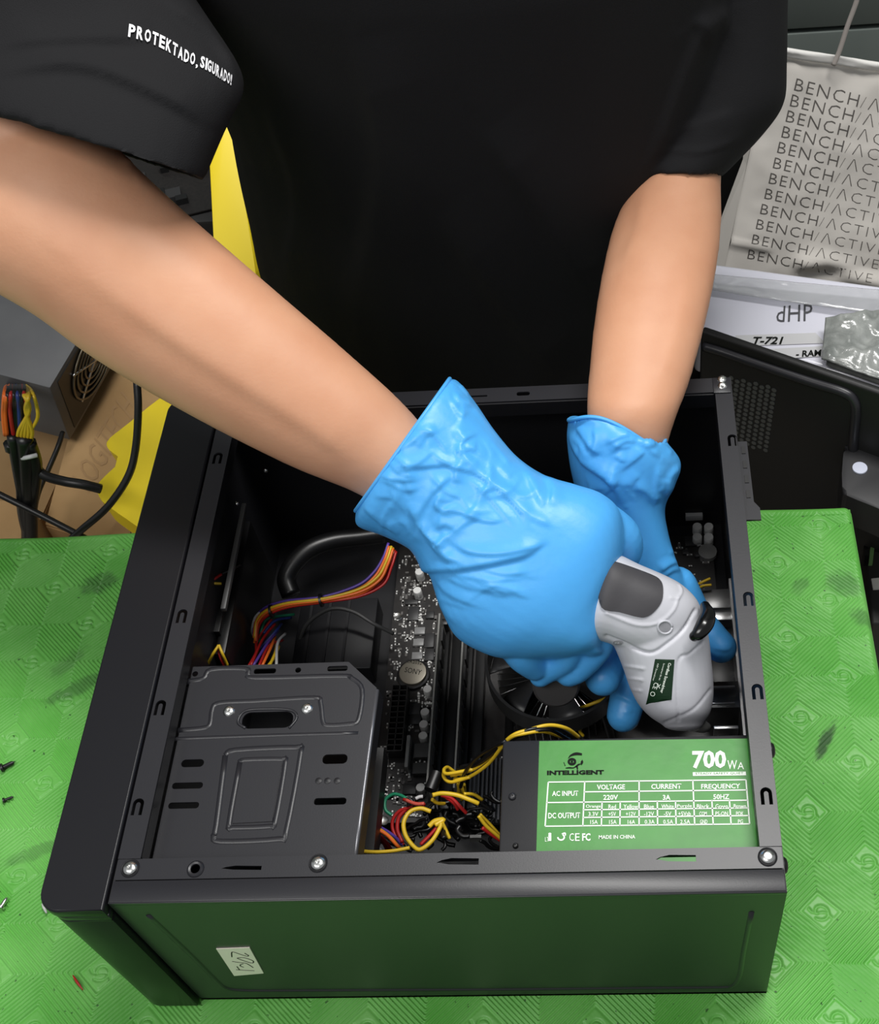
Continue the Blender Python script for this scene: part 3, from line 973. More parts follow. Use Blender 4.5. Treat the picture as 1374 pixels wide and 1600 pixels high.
# rear connectors
def blk(name, px, py, sx, sy, h, m, bev=.0006):
    p = at(px, py, Z=BZ + h)
    return box(name, (p.x - sx / 2, p.y - sy / 2, BZ), (min(p.x + sx / 2, .3485), p.y + sy / 2, BZ + h), m, mb, bev)
blk('network_port', 1122, 935, .022, .016, .030, mat('port_shell', (120, 120, 120), .35, .8))
blk('usb_port', 1128, 960, .020, .009, .026, M_ALU)
blk('video_port', 1132, 990, .018, .012, .016, mat('dark_port', (30, 30, 32), .4))
blk('usb_port', 1130, 1085, .022, .020, .028, mat('port_shell2', (86, 86, 86), .32, .8))
for b in (1072, 1098): blk('port_edge', 1128, b, .018, .0012, .0292, M_ALU, .0003)
blk('audio_port', 1130, 1045, .020, .026, .012, M_BLACK)
blk('port_bracket', 1135, 1136, .016, .0025, .03, M_ALU, .0004)
box('rear_plate', (.3465, .13, BZ), (.3482, .27, .05), M_ALU, mb)
# ------------------------------------------------------------------ memory modules in their slots
def dimm_slot(xc):
    s = box('memory_slot', (xc - .0035, .112, BZ), (xc + .0035, .252, BZ + .008), M_BLACK, mb, .0005)
    for y in (.109, .250): box('latch', (xc - .003, y, BZ), (xc + .003, y + .005, BZ + .018), M_BLACK, s, .0006)
def ram(xc, label, grp):
    t = tag(empty('memory_module', (xc, .18, BZ + .003)), label, 'memory module', grp)
    z1 = .0500
    box('module_board', (xc - .0006, .1155, BZ + .0085), (xc + .0006, .2485, z1), mat('module_edge', (128, 128, 124), .45), t)
    for sd in (-1, 1):
        for k in range(8):
            y = .121 + k * .0158
            a, b = sorted((xc + sd * .0006, xc + sd * .0017))
            box('memory_chip', (a, y, BZ + .014), (b, y + .0115, BZ + .026), M_CHIP, t)
    return t
xs_ram = [at(674, 1135, Z=.05).x, at(716, 1120, Z=.05).x]
for x in xs_ram + [xs_ram[0] + .0093, xs_ram[1] + .0093]: dimm_slot(x)
ram(xs_ram[0], 'memory module standing upright beside the coin cell battery', 'memory modules')
ram(xs_ram[1], 'memory module standing upright nearer the round processor cooler', 'memory modules')
# ------------------------------------------------------------------ processor cooler
ck = at(868, 1030, Z=.066)
cool = tag(empty('processor_cooler', (ck.x, ck.y, BZ)), 'round black processor cooler with fan and metal fins beneath the gloved fist', 'cooler')
lathe('core', [(.016, 0), (.016, .035)], (ck.x, ck.y, BZ), (0, 0, 1), M_ALU, cool, 24)
fin = bmesh.new()
for k in range(48):
    a = 2 * math.pi * k / 48
    box_bm(fin, (.015, -.00025, .004), (.041, .00025, .034), 0, Matrix.Translation((ck.x, ck.y, BZ)) @ Matrix.Rotation(a, 4, 'Z'))
bm_obj('fins', fin, M_ALU, cool)
fr = bmesh.new()
nseg = 64
prof = [(.0455, .036), (.0475, .036), (.0475, .054), (.0455, .054)]
rings = []
for k in range(nseg):
    a = 2 * math.pi * k / nseg
    rings.append([fr.verts.new((ck.x + r * math.cos(a), ck.y + r * math.sin(a), BZ + z)) for r, z in prof])
for k in range(nseg):
    for j in range(4): fr.faces.new((rings[k][j], rings[k][(j + 1) % 4], rings[(k + 1) % nseg][(j + 1) % 4], rings[(k + 1) % nseg][j]))
bm_obj('fan_ring', fr, mat('fan_plastic', (44, 44, 44), .35), cool, True)
lathe('fan_hub', [(.019, 0), (.019, .011), (.017, .013)], (ck.x, ck.y, BZ + .038), (0, 0, 1), M_BLACK, cool, 28)
for k in range(7):
    a0 = 2 * math.pi * k / 7 + .3
    vs = []
    for j in range(6):
        r = .0185 + .0262 * j / 5
        for s, z in ((-1, .040), (1, .052)):
            a = a0 + s * .26 + .10 * j / 5
            vs.append((ck.x + r * math.cos(a), ck.y + r * math.sin(a), BZ + z))
    fs = [(2 * j, 2 * j + 1, 2 * j + 3, 2 * j + 2) for j in range(5)]
    b_ = part('fan_blade', vs, fs, M_CHIP, cool, True)
    b_.modifiers.new('thick', 'SOLIDIFY').thickness = .0012
for k in range(4):
    a = math.pi / 4 + k * math.pi / 2
    tube('mounting_arm', [(ck.x + r * math.cos(a), ck.y + r * math.sin(a), BZ + z) for r, z in ((.044, .036), (.047, .02), (.05, .002))], .003, M_BLACK, cool, 8, 4)
# small heatsink with printed stripes
p = at(762, 1235, Z=.02)
hs = bmesh.new()
for k in range(9): box_bm(hs, (p.x - .012 + k * .0028, p.y - .022, BZ + .003), (p.x - .0108 + k * .0028, p.y + .022, BZ + .0085))
box_bm(hs, (p.x - .012, p.y - .022, BZ), (p.x + .0124, p.y + .022, BZ + .0032))
hs_ = bm_obj('ridged_heatsink', hs, mat('heatsink', (110, 110, 112), .4, .7), mb)
# ------------------------------------------------------------------ cables inside the case
def bundle(name, label, loc): return tag(empty(name, loc), label, 'cable')
b1 = bundle('cable_bundle', 'orange, red and purple wires tied together, arching across the dark case', tuple(at(505, 938, Z=.08)))
spine = [(612, 856, .10), (604, 880, .098), (590, 905, .093), (560, 924, .088), (505, 937, .085), (450, 944, .08), (418, 955, .074), (402, 972, .066), (398, 1000, .06)]
for i, (m, dx, dy, dz) in enumerate(((M_WP, -4, -6, 0), (M_WO, -3, -2, .002), (M_WY, 0, -2, .004), (M_WO, 2, 1, .003), (M_WR, 6, 5, 0), (M_WO, 0, 3, .001), (M_WR, 4, 3, -.002), (M_WY, 2, 0, .0))):
    sp_ = []
    for k, (x, y, z) in enumerate(spine):
        f = [1.2, 1.3, 1.6, 1.5, .75, .9, 1.1, 1.3, 1.6][k]
        sp_.append((x + dx * f * (1 if k < 3 else .3), y + dy * f, z + dz))
    wire('wire', sp_, .00105, m, b1)
for a, b, z in ((502, 938, .0855), (424, 955, .0765)):
    c = at(a, b, Z=z)
    d_ = at(a + 20, b - 4, Z=z + .001) - c
    bm = bmesh.new(); lathe_bm(bm, [(.0042, -.0008), (.0047, -.0008), (.0047, .0008), (.0042, .0008)], c, d_, 14)
    bm_obj('cable_tie', bm, M_BLACK, b1, True)
b2 = bundle('cable_bundle', 'tangle of red, purple, white and yellow wires above the drive cage', tuple(at(415, 1010, Z=.06)))
for m, pts in ((M_WW, ((412, 952, .07), (399, 965, .068), (394, 985, .06), (397, 1000, .05))), (M_WR, ((430, 975, .06), (410, 1000, .066), (392, 1040, .075))), (M_WR, ((424, 968, .06), (402, 1000, .06), (400, 1020, .07), (388, 1042, .075))),
               (M_WP, ((435, 985, .06), (418, 1005, .07), (396, 1040, .076))), (M_WO, ((430, 995, .06), (424, 1010, .072), (410, 1040, .077))), (M_WR, ((442, 1000, .06), (420, 1010, .07), (404, 1042, .077))),
               (M_WY, ((432, 1005, .062), (430, 1020, .072), (420, 1043, .078))), (M_WY, ((436, 1010, .062), (428, 1028, .073), (416, 1044, .079))), (M_WW, ((446, 990, .06), (434, 1005, .07), (432, 1040, .076))), (M_WB, ((440, 975, .055), (432, 985, .065), (405, 1015, .06))),
               (M_WG, ((460, 960, .05), (420, 966, .06), (408, 985, .06), (405, 1005, .055))), (M_WB, ((455, 965, .05), (430, 970, .06), (412, 990, .06)))):
    wire('wire', pts, .00105, m, b2)
b3 = bundle('drive_cable', 'short yellow and red wires running beside the left rim of the case', tuple(at(320, 980, Z=.1)))
for m, pts in ((M_WY, ((304, 945, .12), (312, 925, .122), (326, 913, .121), (346, 912, .118))), (M_WR, ((306, 935, .12), (320, 917, .122), (335, 905, .121), (346, 897, .118))), (M_WK, ((346, 897, .118), (362, 890, .117), (376, 882, .114))),
               (M_WY, ((295, 1000, .12), (299, 1018, .12), (312, 1038, .11))), (M_WR, ((293, 1010, .118), (296, 1025, .118), (300, 1038, .11))), (M_WY, ((324, 1040, .10), (333, 1022, .11), (342, 1008, .112))), (M_WY, ((342, 1008, .112), (348, 1022, .11), (356, 1040, .10))), (M_WR, ((340, 1012, .108), (345, 1028, .106), (350, 1040, .10)))):
    wire('wire', pts, .0010, m, b3)
box('connector', tuple(at(328, 1000, Z=.095)), tuple(at(350, 950, Z=.105)), M_BLACK, b3, .0006)
sleeve = tag(wire('corrugated_sleeve', [(455, 930, .04), (448, 905, .045), (460, 880, .05), (485, 858, .052), (520, 845, .05), (560, 840, .045), (600, 835, .04)], .007, M_WK, None, 12), 'thick black corrugated cable sleeve lying deep in the case', 'cable')
a_, n_ = co_arr(sleeve.data)
ribbon = tag(wire('flat_cable', [(465, 1010, .02), (480, 975, .035), (515, 952, .045), (550, 955, .045), (585, 975, .04), (615, 990, .03)], .0016, mat('cable_grey', (58, 58, 58), .45), None, 6), 'thin dark grey cable looping towards the motherboard', 'cable')
drv = tag(empty('hard_drive', tuple(at(510, 1010, Z=.03))), 'dark boxy drive beneath the looping grey cable in the case', 'drive')
p = at(520, 985, Z=.03)
box('drive_body', (p.x - .028, p.y - .03, .0045), (p.x + .03, p.y + .03, .026), M_STEELD, drv, .001)
for k in range(3): box('drive_rib', (p.x - .02 + k * .014, p.y - .028, .0262), (p.x - .018 + k * .014, p.y + .028, .0272), M_STEELD, drv)
# supply cables: yellow and black wires leaving the power supply
b4 = bundle('supply_cable', 'yellow and black wires looping over the edge of the power supply', tuple(at(800, 1160, Z=.12)))
for m, pts in ((M_WY, ((905, 1152, .12), (885, 1138, .14), (858, 1133, .148), (828, 1140, .15), (800, 1150, .148), (770, 1180, .12), (740, 1202, .10), (705, 1212, .09))), (M_WY, ((880, 1152, .12), (850, 1143, .145), (820, 1146, .15), (795, 1155, .145), (765, 1192, .115), (735, 1213, .098), (710, 1219, .09))),
               (M_WK, ((900, 1156, .12), (876, 1140, .14), (845, 1137, .149), (812, 1146, .149), (780, 1170, .13), (745, 1196, .104), (715, 1203, .09))), (M_WK, ((890, 1156, .12), (856, 1140, .146), (815, 1149, .147), (785, 1163, .13), (750, 1190, .10), (720, 1198, .09))),
               (M_WY, ((740, 1202, .10), (700, 1209, .094), (694, 1203, .09), (700, 1199, .085), (712, 1207, .08), (730, 1215, .07))), (M_WY, ((735, 1214, .098), (705, 1222, .09), (693, 1212, .088), (700, 1203, .08), (718, 1222, .07), (725, 1240, .06))),
               (M_WY, ((716, 1222, .07), (718, 1236, .06), (722, 1250, .05))), (M_WK, ((790, 1158, .145), (750, 1180, .12), (728, 1205, .1), (720, 1230, .08)))):
    wire('wire', pts, .00115, m, b4)
b5 = bundle('supply_cable', 'yellow wires deep in the case between the cooler and power supply', tuple(at(900, 1110, Z=.05)))
for m, pts in ((M_WY, ((862, 1112, .05), (885, 1117, .055), (915, 1115, .055), (945, 1108, .05))), (M_WY, ((860, 1110, .05), (890, 1122, .05), (920, 1118, .05))), (M_WY, ((905, 1107, .055), (930, 1098, .06), (955, 1088, .06))), (M_WY, ((892, 1116, .05), (897, 1130, .045), (893, 1142, .04))), (M_WY, ((918, 1130, .05), (906, 1140, .045), (912, 1150, .04))), (M_WY, ((880, 1126, .05), (875, 1135, .045), (870, 1142, .04))), (M_WK, ((870, 1105, .05), (900, 1110, .056), (940, 1100, .055))),
               (M_WK, ((850, 1120, .05), (890, 1130, .052), (930, 1130, .05)))):
    wire('wire', pts, .00115, m, b5)
b6 = bundle('fan_cable', 'two short yellow wires behind the screwdriver near the rear ports', tuple(at(1095, 910, Z=.05)))
for pts in (((1080, 920, .045), (1095, 911, .05), (1110, 904, .05)), ((1083, 925, .045), (1098, 916, .05), (1112, 914, .05))): wire('wire', pts, .0010, M_WY, b6)
# the tangle in the near corner
b7 = bundle('cable_tangle', 'dense tangle of black, yellow, red and green wires in the near corner of the case', tuple(at(680, 1290, Z=.06)))
C3 = lambda x, y: (540 + x / 5.285, 1180 + y / 5.285)
def cw(m, z, *pts, r=.00115):
    n = len(pts)
    wire('wire', [C3(*p) + (z[0] + (z[1] - z[0]) * i / (n - 1),) for i, p in enumerate(pts)], r, m, b7)
cw(M_WG, (.075, .08), (380, 495), (330, 450), (330, 370), (390, 325), (450, 330), (500, 355))
cw(M_WR, (.08, .085), (480, 365), (560, 395), (655, 410)); cw(mat('wire_pink', (196, 84, 70), .4), (.084, .086), (500, 370), (580, 402), (650, 400))
cw(M_WR, (.07, .08), (480, 740), (400, 640), (390, 540), (450, 460), (560, 425))
cw(M_WR, (.072, .08), (470, 720), (430, 620), (440, 520), (500, 450), (540, 430), r=.0013)
cw(M_WY, (.09, .095), (705, 465), (620, 440), (530, 470), (480, 560), (500, 670), (580, 770), (640, 770), (720, 700), (780, 600), (790, 560), r=.0014)
cw(M_WR, (.085, .09), (620, 740), (700, 660), (760, 590), (770, 560))
cw(M_WY, (.09, .085), (800, 560), (830, 620), (860, 690)); cw(M_WY, (.088, .09), (690, 590), (740, 545), (810, 535), (740, 580), r=.0016)
cw(M_WP, (.09, .07), (140, 545), (220, 570), (310, 610), (400, 670), (470, 740))
cw(M_WY, (.092, .075), (190, 580), (290, 620), (380, 690), (440, 770)); cw(M_WO, (.09, .075), (200, 585), (330, 650), (420, 740), (460, 780))
cw(M_WR, (.088, .07), (150, 560), (250, 640), (330, 720), (380, 790), r=.0014); cw(M_WR, (.085, .07), (200, 600), (300, 700), (350, 790))
cw(M_WY, (.10, .10), (100, 790), (250, 800), (400, 790), (530, 765))
cw(M_WY, (.10, .09), (720, 330), (800, 315), (920, 330), (1030, 370), (1100, 400), r=.0014); cw(M_WY, (.095, .085), (715, 365), (760, 395), (820, 400))
cw(M_WY, (.09, .08), (980, 320), (1060, 325), (1130, 370)); cw(M_WR, (.09, .08), (790, 330), (880, 360), (950, 430), (1000, 480)); cw(M_WR, (.088, .08), (830, 345), (900, 400), (930, 450))
cw(M_WY, (.09, .075), (1100, 500), (1160, 580), (1240, 650), (1310, 710)); cw(M_WY, (.088, .075), (1110, 490), (1190, 570), (1290, 680)); cw(M_WR, (.085, .075), (1130, 600), (1200, 650), (1290, 710))
cw(M_WY, (.09, .07), (180, 150), (215, 240), (265, 335)); cw(M_WR, (.088, .07), (190, 160), (240, 230), (275, 290)); cw(M_WY, (.06, .05), (930, 240), (935, 280), (930, 320)); cw(M_WY, (.06, .05), (980, 240), (985, 300))
cw(M_WW, (.08, .08), (580, 360), (610, 345), (640, 342)); cw(M_WW, (.06, .06), (150, 710), (220, 740), (300, 785), r=.0010)
rnd = random.Random(11)
for k in range(46):
    cx_, cy_ = rnd.uniform(480, 1230), rnd.uniform(330, 760)
    a = rnd.uniform(0, 6.28); L = rnd.uniform(120, 260)
    pts = []
    for i in range(5):
        pts.append((min(max(cx_ + math.cos(a) * L * (i / 4 - .5), 130), 1290), min(max(cy_ + math.sin(a) * L * (i / 4 - .5) * .7, 300), 790)))
        a += rnd.uniform(-.5, .5)
    z = rnd.uniform(.045, .082)
    cw(M_WK, (z, z + rnd.uniform(-.01, .01)), *pts, r=rnd.choice((.0011, .0013, .0016)))
for k in range(12):
    cx_, cy_ = rnd.uniform(140, 400), rnd.uniform(600, 770)
    cw(M_WK, (.06, .06), (cx_ - 60, cy_ - 40), (cx_, cy_), (cx_ + 70, cy_ + 30))
lathe('connector', [(.004, 0), (.004, .012)], at(*C3(700, 290), Z=.078), (.3, 1, 0), M_BLACK, b7, 10)
for q in ((150, 500), (1030, 690)): box('connector', tuple(at(*C3(*q), Z=.06)), tuple(at(*C3(q[0] + 90, q[1] - 10), Z=.066)), M_GREY, b7)
#END3
# ------------------------------------------------------------------ cordless screwdriver
drill = tag(empty('cordless_screwdriver', tuple(at(1050, 1010, d=.75))), 'white and grey cordless screwdriver with a bent body, held over the case', 'screwdriver')
low = [((952, 985), (1092, 945), .735, .023), ((957, 1003), (1103, 972), .735, .025), ((966, 1024), (1109, 1002), .736, .0255), ((975, 1047), (1112, 1032), .738, .0255), ((984, 1073), (1115, 1062), .740, .0255), ((997, 1099), (1115, 1090), .742, .025), ((1015, 1119), (1110, 1114), .744, .023), ((1036, 1133), (1099, 1131), .746, .016)]
lower = dome(limb_rings(low, 4, 36, 2.3), 4, .32)
hand_ = [((1103, 985), (1040, 1030), .737, .012), ((1100, 966), (1018, 1030), .735, .021), ((1090, 938), (995, 1026), .733, .0245), ((1068, 915), (978, 1018), .731, .0255), ((1042, 900), (962, 1010), .730, .0255), ((1000, 882), (948, 1004), .730, .025), ((956, 864), (925, 1000), .731, .025), ((925, 885), (900, 1005), .738, .021), ((905, 915), (885, 1010), .748, .016)]
upper = dome(limb_rings(hand_, 4, 36, 2.3)[::-1], 3, .3)[::-1]
upper = dome(upper, 3, .3)
dme = remesh('housing', [loft_geo(lower), loft_geo(upper)], .0011, 3, .5)
# moulded lines pressed into the shell
def groove(me, lines):
    a, n = co_arr(me)
    view = EYE - a
    view /= np.linalg.norm(view, axis=1)[:, None]
    front = np.clip((n * view).sum(1) * 3, 0, 1)
    p = proj_arr(a)
    h = np.zeros(len(a))
    for poly, wd, am in lines:
        h += am * np.exp(-(seg_dist(p, smooth_poly(poly)) / wd) ** 2)
    set_co(me, a + n * (h * front)[:, None])
Dc = lambda x, y: (940 + x / 5.332, 860 + y / 5.332)
groove(dme, [([Dc(40, 715), Dc(180, 770), Dc(400, 855), Dc(560, 770), Dc(690, 650), Dc(780, 500)], 2.2, -.0016),
             ([Dc(640, 1420), Dc(640, 940), Dc(740, 860), Dc(850, 760)], 2.0, -.0009), ([Dc(190, 960), Dc(350, 985)], 2, .0006), ([Dc(200, 1060), Dc(340, 1080)], 2, .0006), ([Dc(220, 1150), Dc(330, 1170)], 2, .0006),
             ([Dc(580, 395), Dc(640, 395), Dc(670, 340), Dc(650, 290)], 1.8, .0007), ([Dc(640, 395), Dc(600, 500), Dc(480, 600), Dc(300, 620), Dc(40, 520)], 2.2, .0007), ([Dc(520, 1440), Dc(760, 1330), Dc(910, 1160)], 2.4, -.0006)])
M_DRILL = mat('light_grey_shell', (196, 197, 204), .42, 0, .45, bump=(1500, .06, .0002))
shell = link('housing', dme, M_DRILL, drill)
dbvh = bvh_of(dme)
DS = lambda off: (lambda x, y: hit(dbvh, x, y, off))
GRIP = mat('rubber_grip', (62, 61, 64), .55, 0, .35, bump=(300, .15, .0004))
patch('rubber_grip', smooth_poly([Dc(60, 75), Dc(200, 118), Dc(420, 200), Dc(490, 245), Dc(515, 310), Dc(505, 420), Dc(440, 510), Dc(370, 555), Dc(300, 555), Dc(150, 515), Dc(0, 475), Dc(-30, 250), Dc(10, 80)], 4), DS(.0), .0011, GRIP, drill, 5)
def ringpx(name, c, rx, ry, rad, m, parent):
    P = [DS(.0002)(c[0] + rx * math.cos(2 * math.pi * k / 20), c[1] + ry * math.sin(2 * math.pi * k / 20)) for k in range(21)]
    v_, f_ = tube_geo(P, rad, 8)
    return part(name, v_, f_, m, parent, True)
patch('screw_recess', [Dc(530 + 50 * math.cos(a * .3927), 637 + 46 * math.sin(a * .3927)) for a in range(16)], DS(.0), .0004, mat('recess_grey', (150, 150, 156), .5), drill, 4)
ringpx('recess_rim', Dc(530, 640), 11, 10, .0007, M_DRILL, drill)
patch('screw_recess', [Dc(140 + 42 * math.cos(a * .3927), 770 + 20 * math.sin(a * .3927)) for a in range(16)], DS(.0), .0004, mat('recess_grey', (150, 150, 156), .5), drill, 4)
tube('direction_switch', [at(*Dc(775, 715), d=.705), at(*Dc(810, 690), d=.704), at(*Dc(860, 620), d=.706), at(*Dc(885, 540), d=.712), at(*Dc(865, 465), d=.720)], [.0030, .0040, .0050, .0046, .0030], mat('gloss_black', (14, 14, 14), .2), drill, 14, 5, True)
lab = patch('printed_label', [Dc(448, 905), Dc(610, 910), Dc(585, 1245), Dc(370, 1285)], DS(.0), .0005, mat('dark_green_label', (22, 48, 28), .35), drill, 5, False)
lab['label'] = 'dark green printed label'
DL = DS(.0012)
def vt(body, a, b, h, bold=0.):
    a, b = np.array(Dc(*a)), np.array(Dc(*b))
    t = (b - a) / np.linalg.norm(b - a)
    n = np.array([t[1], -t[0]]) * h
    lettering('lettering', body, (a + n, b + n, b, a), DL, M_WHITEINK, lab, 1, bold)
vt('Cordless Screwdriver', (560, 935), (490, 1185), 4.6, .02)
vt('Screwdriver bit set', (517, 940), (478, 1080), 2.6)
vt('4.8V Screwdriver', (468, 940), (425, 1085), 2.6)
vt('CE', (440, 1098), (425, 1150), 7); vt('X', (470, 1105), (460, 1150), 5); vt('O', (412, 1172), (402, 1210), 8)
tube('bit_holder', [at(1085, 1128, d=.752), at(1098, 1135, d=.758), at(1104, 1136, d=.768)], [.006, .004, .003], M_GREY, drill, 10, 4)
lathe('nose_collar', [(.0125, 0), (.0145, .003), (.0145, .012), (.013, .0135), (.006, .0138)], at(868, 1058, d=.772), tuple(at(870, 1074, d=.757) - at(868, 1058, d=.772)), mat('collar_grey', (58, 57, 58), .45), drill, 32)

# ------------------------------------------------------------------ person
person = tag(empty('person', (.17, .56, -.75)), 'person in a black polo shirt and blue gloves leaning over the open case', 'person')
armR = [((700, 720), (640, 830), .752, .020), ((640, 640), (565, 775), .752, .026), ((545, 552), (452, 728), .748, .030), ((430, 453), (298, 650), .744, .036), ((300, 340), (150, 563), .740, .041), ((215, 262), (52, 492), .736, .045), ((125, 175), (-60, 425), .734, .046), ((40, 120), (-140, 350), .738, .042)]
rR = dome(limb_rings(armR, 5), 3, .5)
elbow = at(-40, 240, d=.742)
shR = Vector((-.03, .54, .55))
uaR = tube_geo(catmull([elbow, at(90, 120, d=.735), at(50, -20, d=.735), shR], 6), .043, 20, True, True)
armL = [((1030, 740), (925, 720), .80, .020), ((1056, 655), (917, 645), .795, .025), ((1077, 600), (919, 598), .806, .028), ((1104, 500), (929, 500), .830, .033), ((1121, 415), (944, 412), .852, .036), ((1128, 345), (962, 345), .872, .037), ((1128, 270), (1000, 262), .890, .037), ((1140, 190), (1030, 190), .90, .034)]
rL = dome(limb_rings(armL, 5), 3, .3)
shL = Vector((.335, .56, .54))
eL = at(1085, 190, d=.905)
uaL = tube_geo(catmull([eL, at(1140, 80, d=.888), at(1155, -60, d=.868), shL], 6), .034, 20, True, True)
torso = [(-.18, .60, .150, .10), (0, .585, .150, .095), (.15, .57, .150, .095), (.3, .555, .158, .10), (.45, .545, .168, .10), (.56, .545, .170, .09), (.62, .55, .13, .07), (.66, .55, .07, .055), (.74, .54, .055, .055)]
tz = [ell((.165, y, z), (a, 0, 0), (0, b, 0), 28) for z, y, a, b in torso]
body = remesh('body', [loft_geo(rR), uaR, loft_geo(rL), uaL, loft_geo(tz)], .0035, 6, .5)
# soft shapes of muscle and tendon under the skin
folds(body, [([(120, 420), (300, 545), (480, 660), (560, 720)], 20., .0022), ([(1010, 300), (1000, 360), (975, 420)], 14., .0018), ([(1080, 420), (1060, 520), (1030, 610)], 18., .0012), ([(190, 215), (206, 262)], 10., .003)])
link('body', body, M_SKIN, person)
# shirt
def shirt_loft(spec, sub=5):
    rings = limb_rings(spec, sub, 30, 2.2)
    # open hem: turn the cloth inwards
    c = sum(rings[-1], Vector()) / 30
    cm = sum(rings[-3], Vector()) / 30
    c2 = sum(rings[-8], Vector()) / 30
    inner = [[c + (p - c) * .90 for p in rings[-1]], [cm + (p - cm) * .86 for p in rings[-3]], [c2 + (p - c2) * .80 for p in rings[-8]]]
    return loft_geo(rings + inner)
slR = [((60, -330), (-300, -300), .71, .06), ((190, -170), (-240, -170), .72, .062), ((275, -40), (-230, -60), .728, .066), ((345, 66), (-205, 20), .732, .068), ((377, 132), (-170, 80), .728, .067), ((352, 205), (-130, 118), .721, .065), ((322, 288), (-90, 148), .715, .063)]
slL = [((1225, -420), (1010, -420), .76, .055), ((1232, -220), (1050, -220), .82, .058), ((1232, -60), (1080, -60), .862, .058), ((1229, 0), (1085, 0), .872, .058), ((1226, 100), (1062, 100), .885, .057), ((1222, 160), (1040, 160), .892, .056), ((1188, 208), (1020, 222), .896, .053), ((1127, 278), (1003, 272), .895, .048)]
shirt_t = [(-.14, .60, .188, .12), (0, .585, .188, .115), (.12, .572, .188, .113), (.26, .56, .180, .116), (.40, .55, .184, .118), (.52, .548, .190, .112), (.585, .55, .175, .095), (.635, .553, .12, .075), (.66, .553, .085, .065), (.69, .55, .078, .062)]
tsr = []
for z, y, a, b in shirt_t: tsr.append(ell((.165 + (.012 if z > .2 else 0), y, z), (a, 0, 0), (0, b, 0), 40, 2.3))
def shb(a, b, r): return tube_geo([a.lerp(b, k / 6) for k in range(7)], r, 20, True, True)
shirt = remesh('shirt', [shirt_loft(slR), shirt_loft(slL), loft_geo(tsr), shb(shR, Vector((.06, .55, .57)), .07), shb(shL, Vector((.27, .55, .57)), .065)], .0026, 14, .5)
a_, n_ = co_arr(shirt)
dsp = np.array([mnoise.noise(Vector((p[0] * 9 + 4, p[1] * 9, p[2] * 5))) * .004 + mnoise.noise(Vector((p[0] * 24, p[1] * 24, p[2] * 11 + 9))) * .0016 for p in a_])
set_co(shirt, a_ + n_ * dsp[:, None])
folds(shirt, [([(0, 70), (120, 62), (240, 60)], 12., .003), ([(0, 112), (130, 105), (250, 150), (320, 190)], 11., .004), ([(250, 0), (330, 62), (372, 118)], 7., .003), ([(1110, 0), (1060, 130), (1012, 262)], 8., .004), ([(1140, 15), (1080, 40)], 10., .004), ([(1150, 175), (1060, 205)], 9., .002), ([(1030, 235), (1100, 238), (1160, 215)], 3., .0012),
              ([(560, 60), (600, 250), (560, 480)], 26., .006), ([(760, 200), (850, 330), (940, 480)], 22., .006), ([(690, 330), (800, 480), (880, 590)], 24., .005), ([(420, 150), (470, 300), (450, 450)], 20., .005)])
so = link('shirt', shirt, M_SHIRT, person)
sbvh = bvh_of(shirt)
SS = lambda x, y: hit(sbvh, x, y, .0012)
M_THREAD = mat('white_thread', (225, 225, 228), .7)
def emb_text(body, pts, h0, h1):
    """embroidery: one letter after another along a line on the sleeve"""
    P = smooth_poly(pts, 10)
    L = [0]
    for a, b in zip(P, P[1:]): L.append(L[-1] + math.hypot(b[0] - a[0], b[1] - a[1]))
    wd = [{'I': .45, ',': .45, '!': .5, ' ': .3}.get(c, 1.) for c in body]
    # letters narrow towards the turned-away side of the sleeve
    wd = [w_ * (1.25 - .75 * i / len(body)) for i, w_ in enumerate(wd)]
    tot = sum(wd)
    s = 0
    for i, c in enumerate(body):
        s0 = s / tot * L[-1]; s += wd[i]; s1 = (s - .18 * wd[i]) / tot * L[-1]
        if c == ' ': continue
        def pt(q):
            j = max(k for k in range(len(L)) if L[k] <= q + 1e-9); j = min(j, len(P) - 2)
            t = (q - L[j]) / (L[j + 1] - L[j])
            return np.array(P[j]) * (1 - t) + np.array(P[j + 1]) * t
        a, b = pt(s0), pt(s1)
        hh = h0 + (h1 - h0) * i / len(body)
        up = np.array([.10, -1.]) * hh
        if c == ',': lettering('embroidery', c, (a + up * .15, b + up * .15, b - up * .2, a - up * .2), SS, M_THREAD, so, 1, .03)
        else: lettering('embroidery', c, (a + up, b + up, b, a), SS, M_THREAD, so, 1, .035)
emb_text('PROTEKTADO, SIGURADO!', [(200, 57), (232, 66), (262, 80), (290, 97), (318, 107), (340, 120), (362, 134)], 20, 17)
# trousers and shoes, hidden behind the table in the photo
tr_g = [loft_geo([ell((.165, .60, -.12), (.165, 0, 0), (0, .115, 0), 28), ell((.165, .605, -.22), (.172, 0, 0), (0, .12, 0), 28)])]
for s in (-1, 1):
    tr_g.append(loft_geo([ell((.165 + s * x, y, z), (a, 0, 0), (0, b, 0), 24) for z, x, y, a, b in ((-.18, .085, .605, .088, .105), (-.35, .09, .61, .078, .09), (-.5, .10, .615, .065, .07), (-.70, .105, .62, .058, .06))]))
tro = link('trousers', remesh('trousers', tr_g, .008, 4), mat('dark_trousers', (26, 27, 32), .85), person)
for s in (-1, 1):
    link('shoe', remesh('shoe', [tube_geo(catmull([(.165 + s * .105, .66, -.712), (.165 + s * .107, .58, -.712), (.165 + s * .112, .48, -.722)], 5), [.042] * 6 + [.036] * 5, 16, True, True)], .006, 3), mat('black_shoe', (20, 20, 20), .5), person)

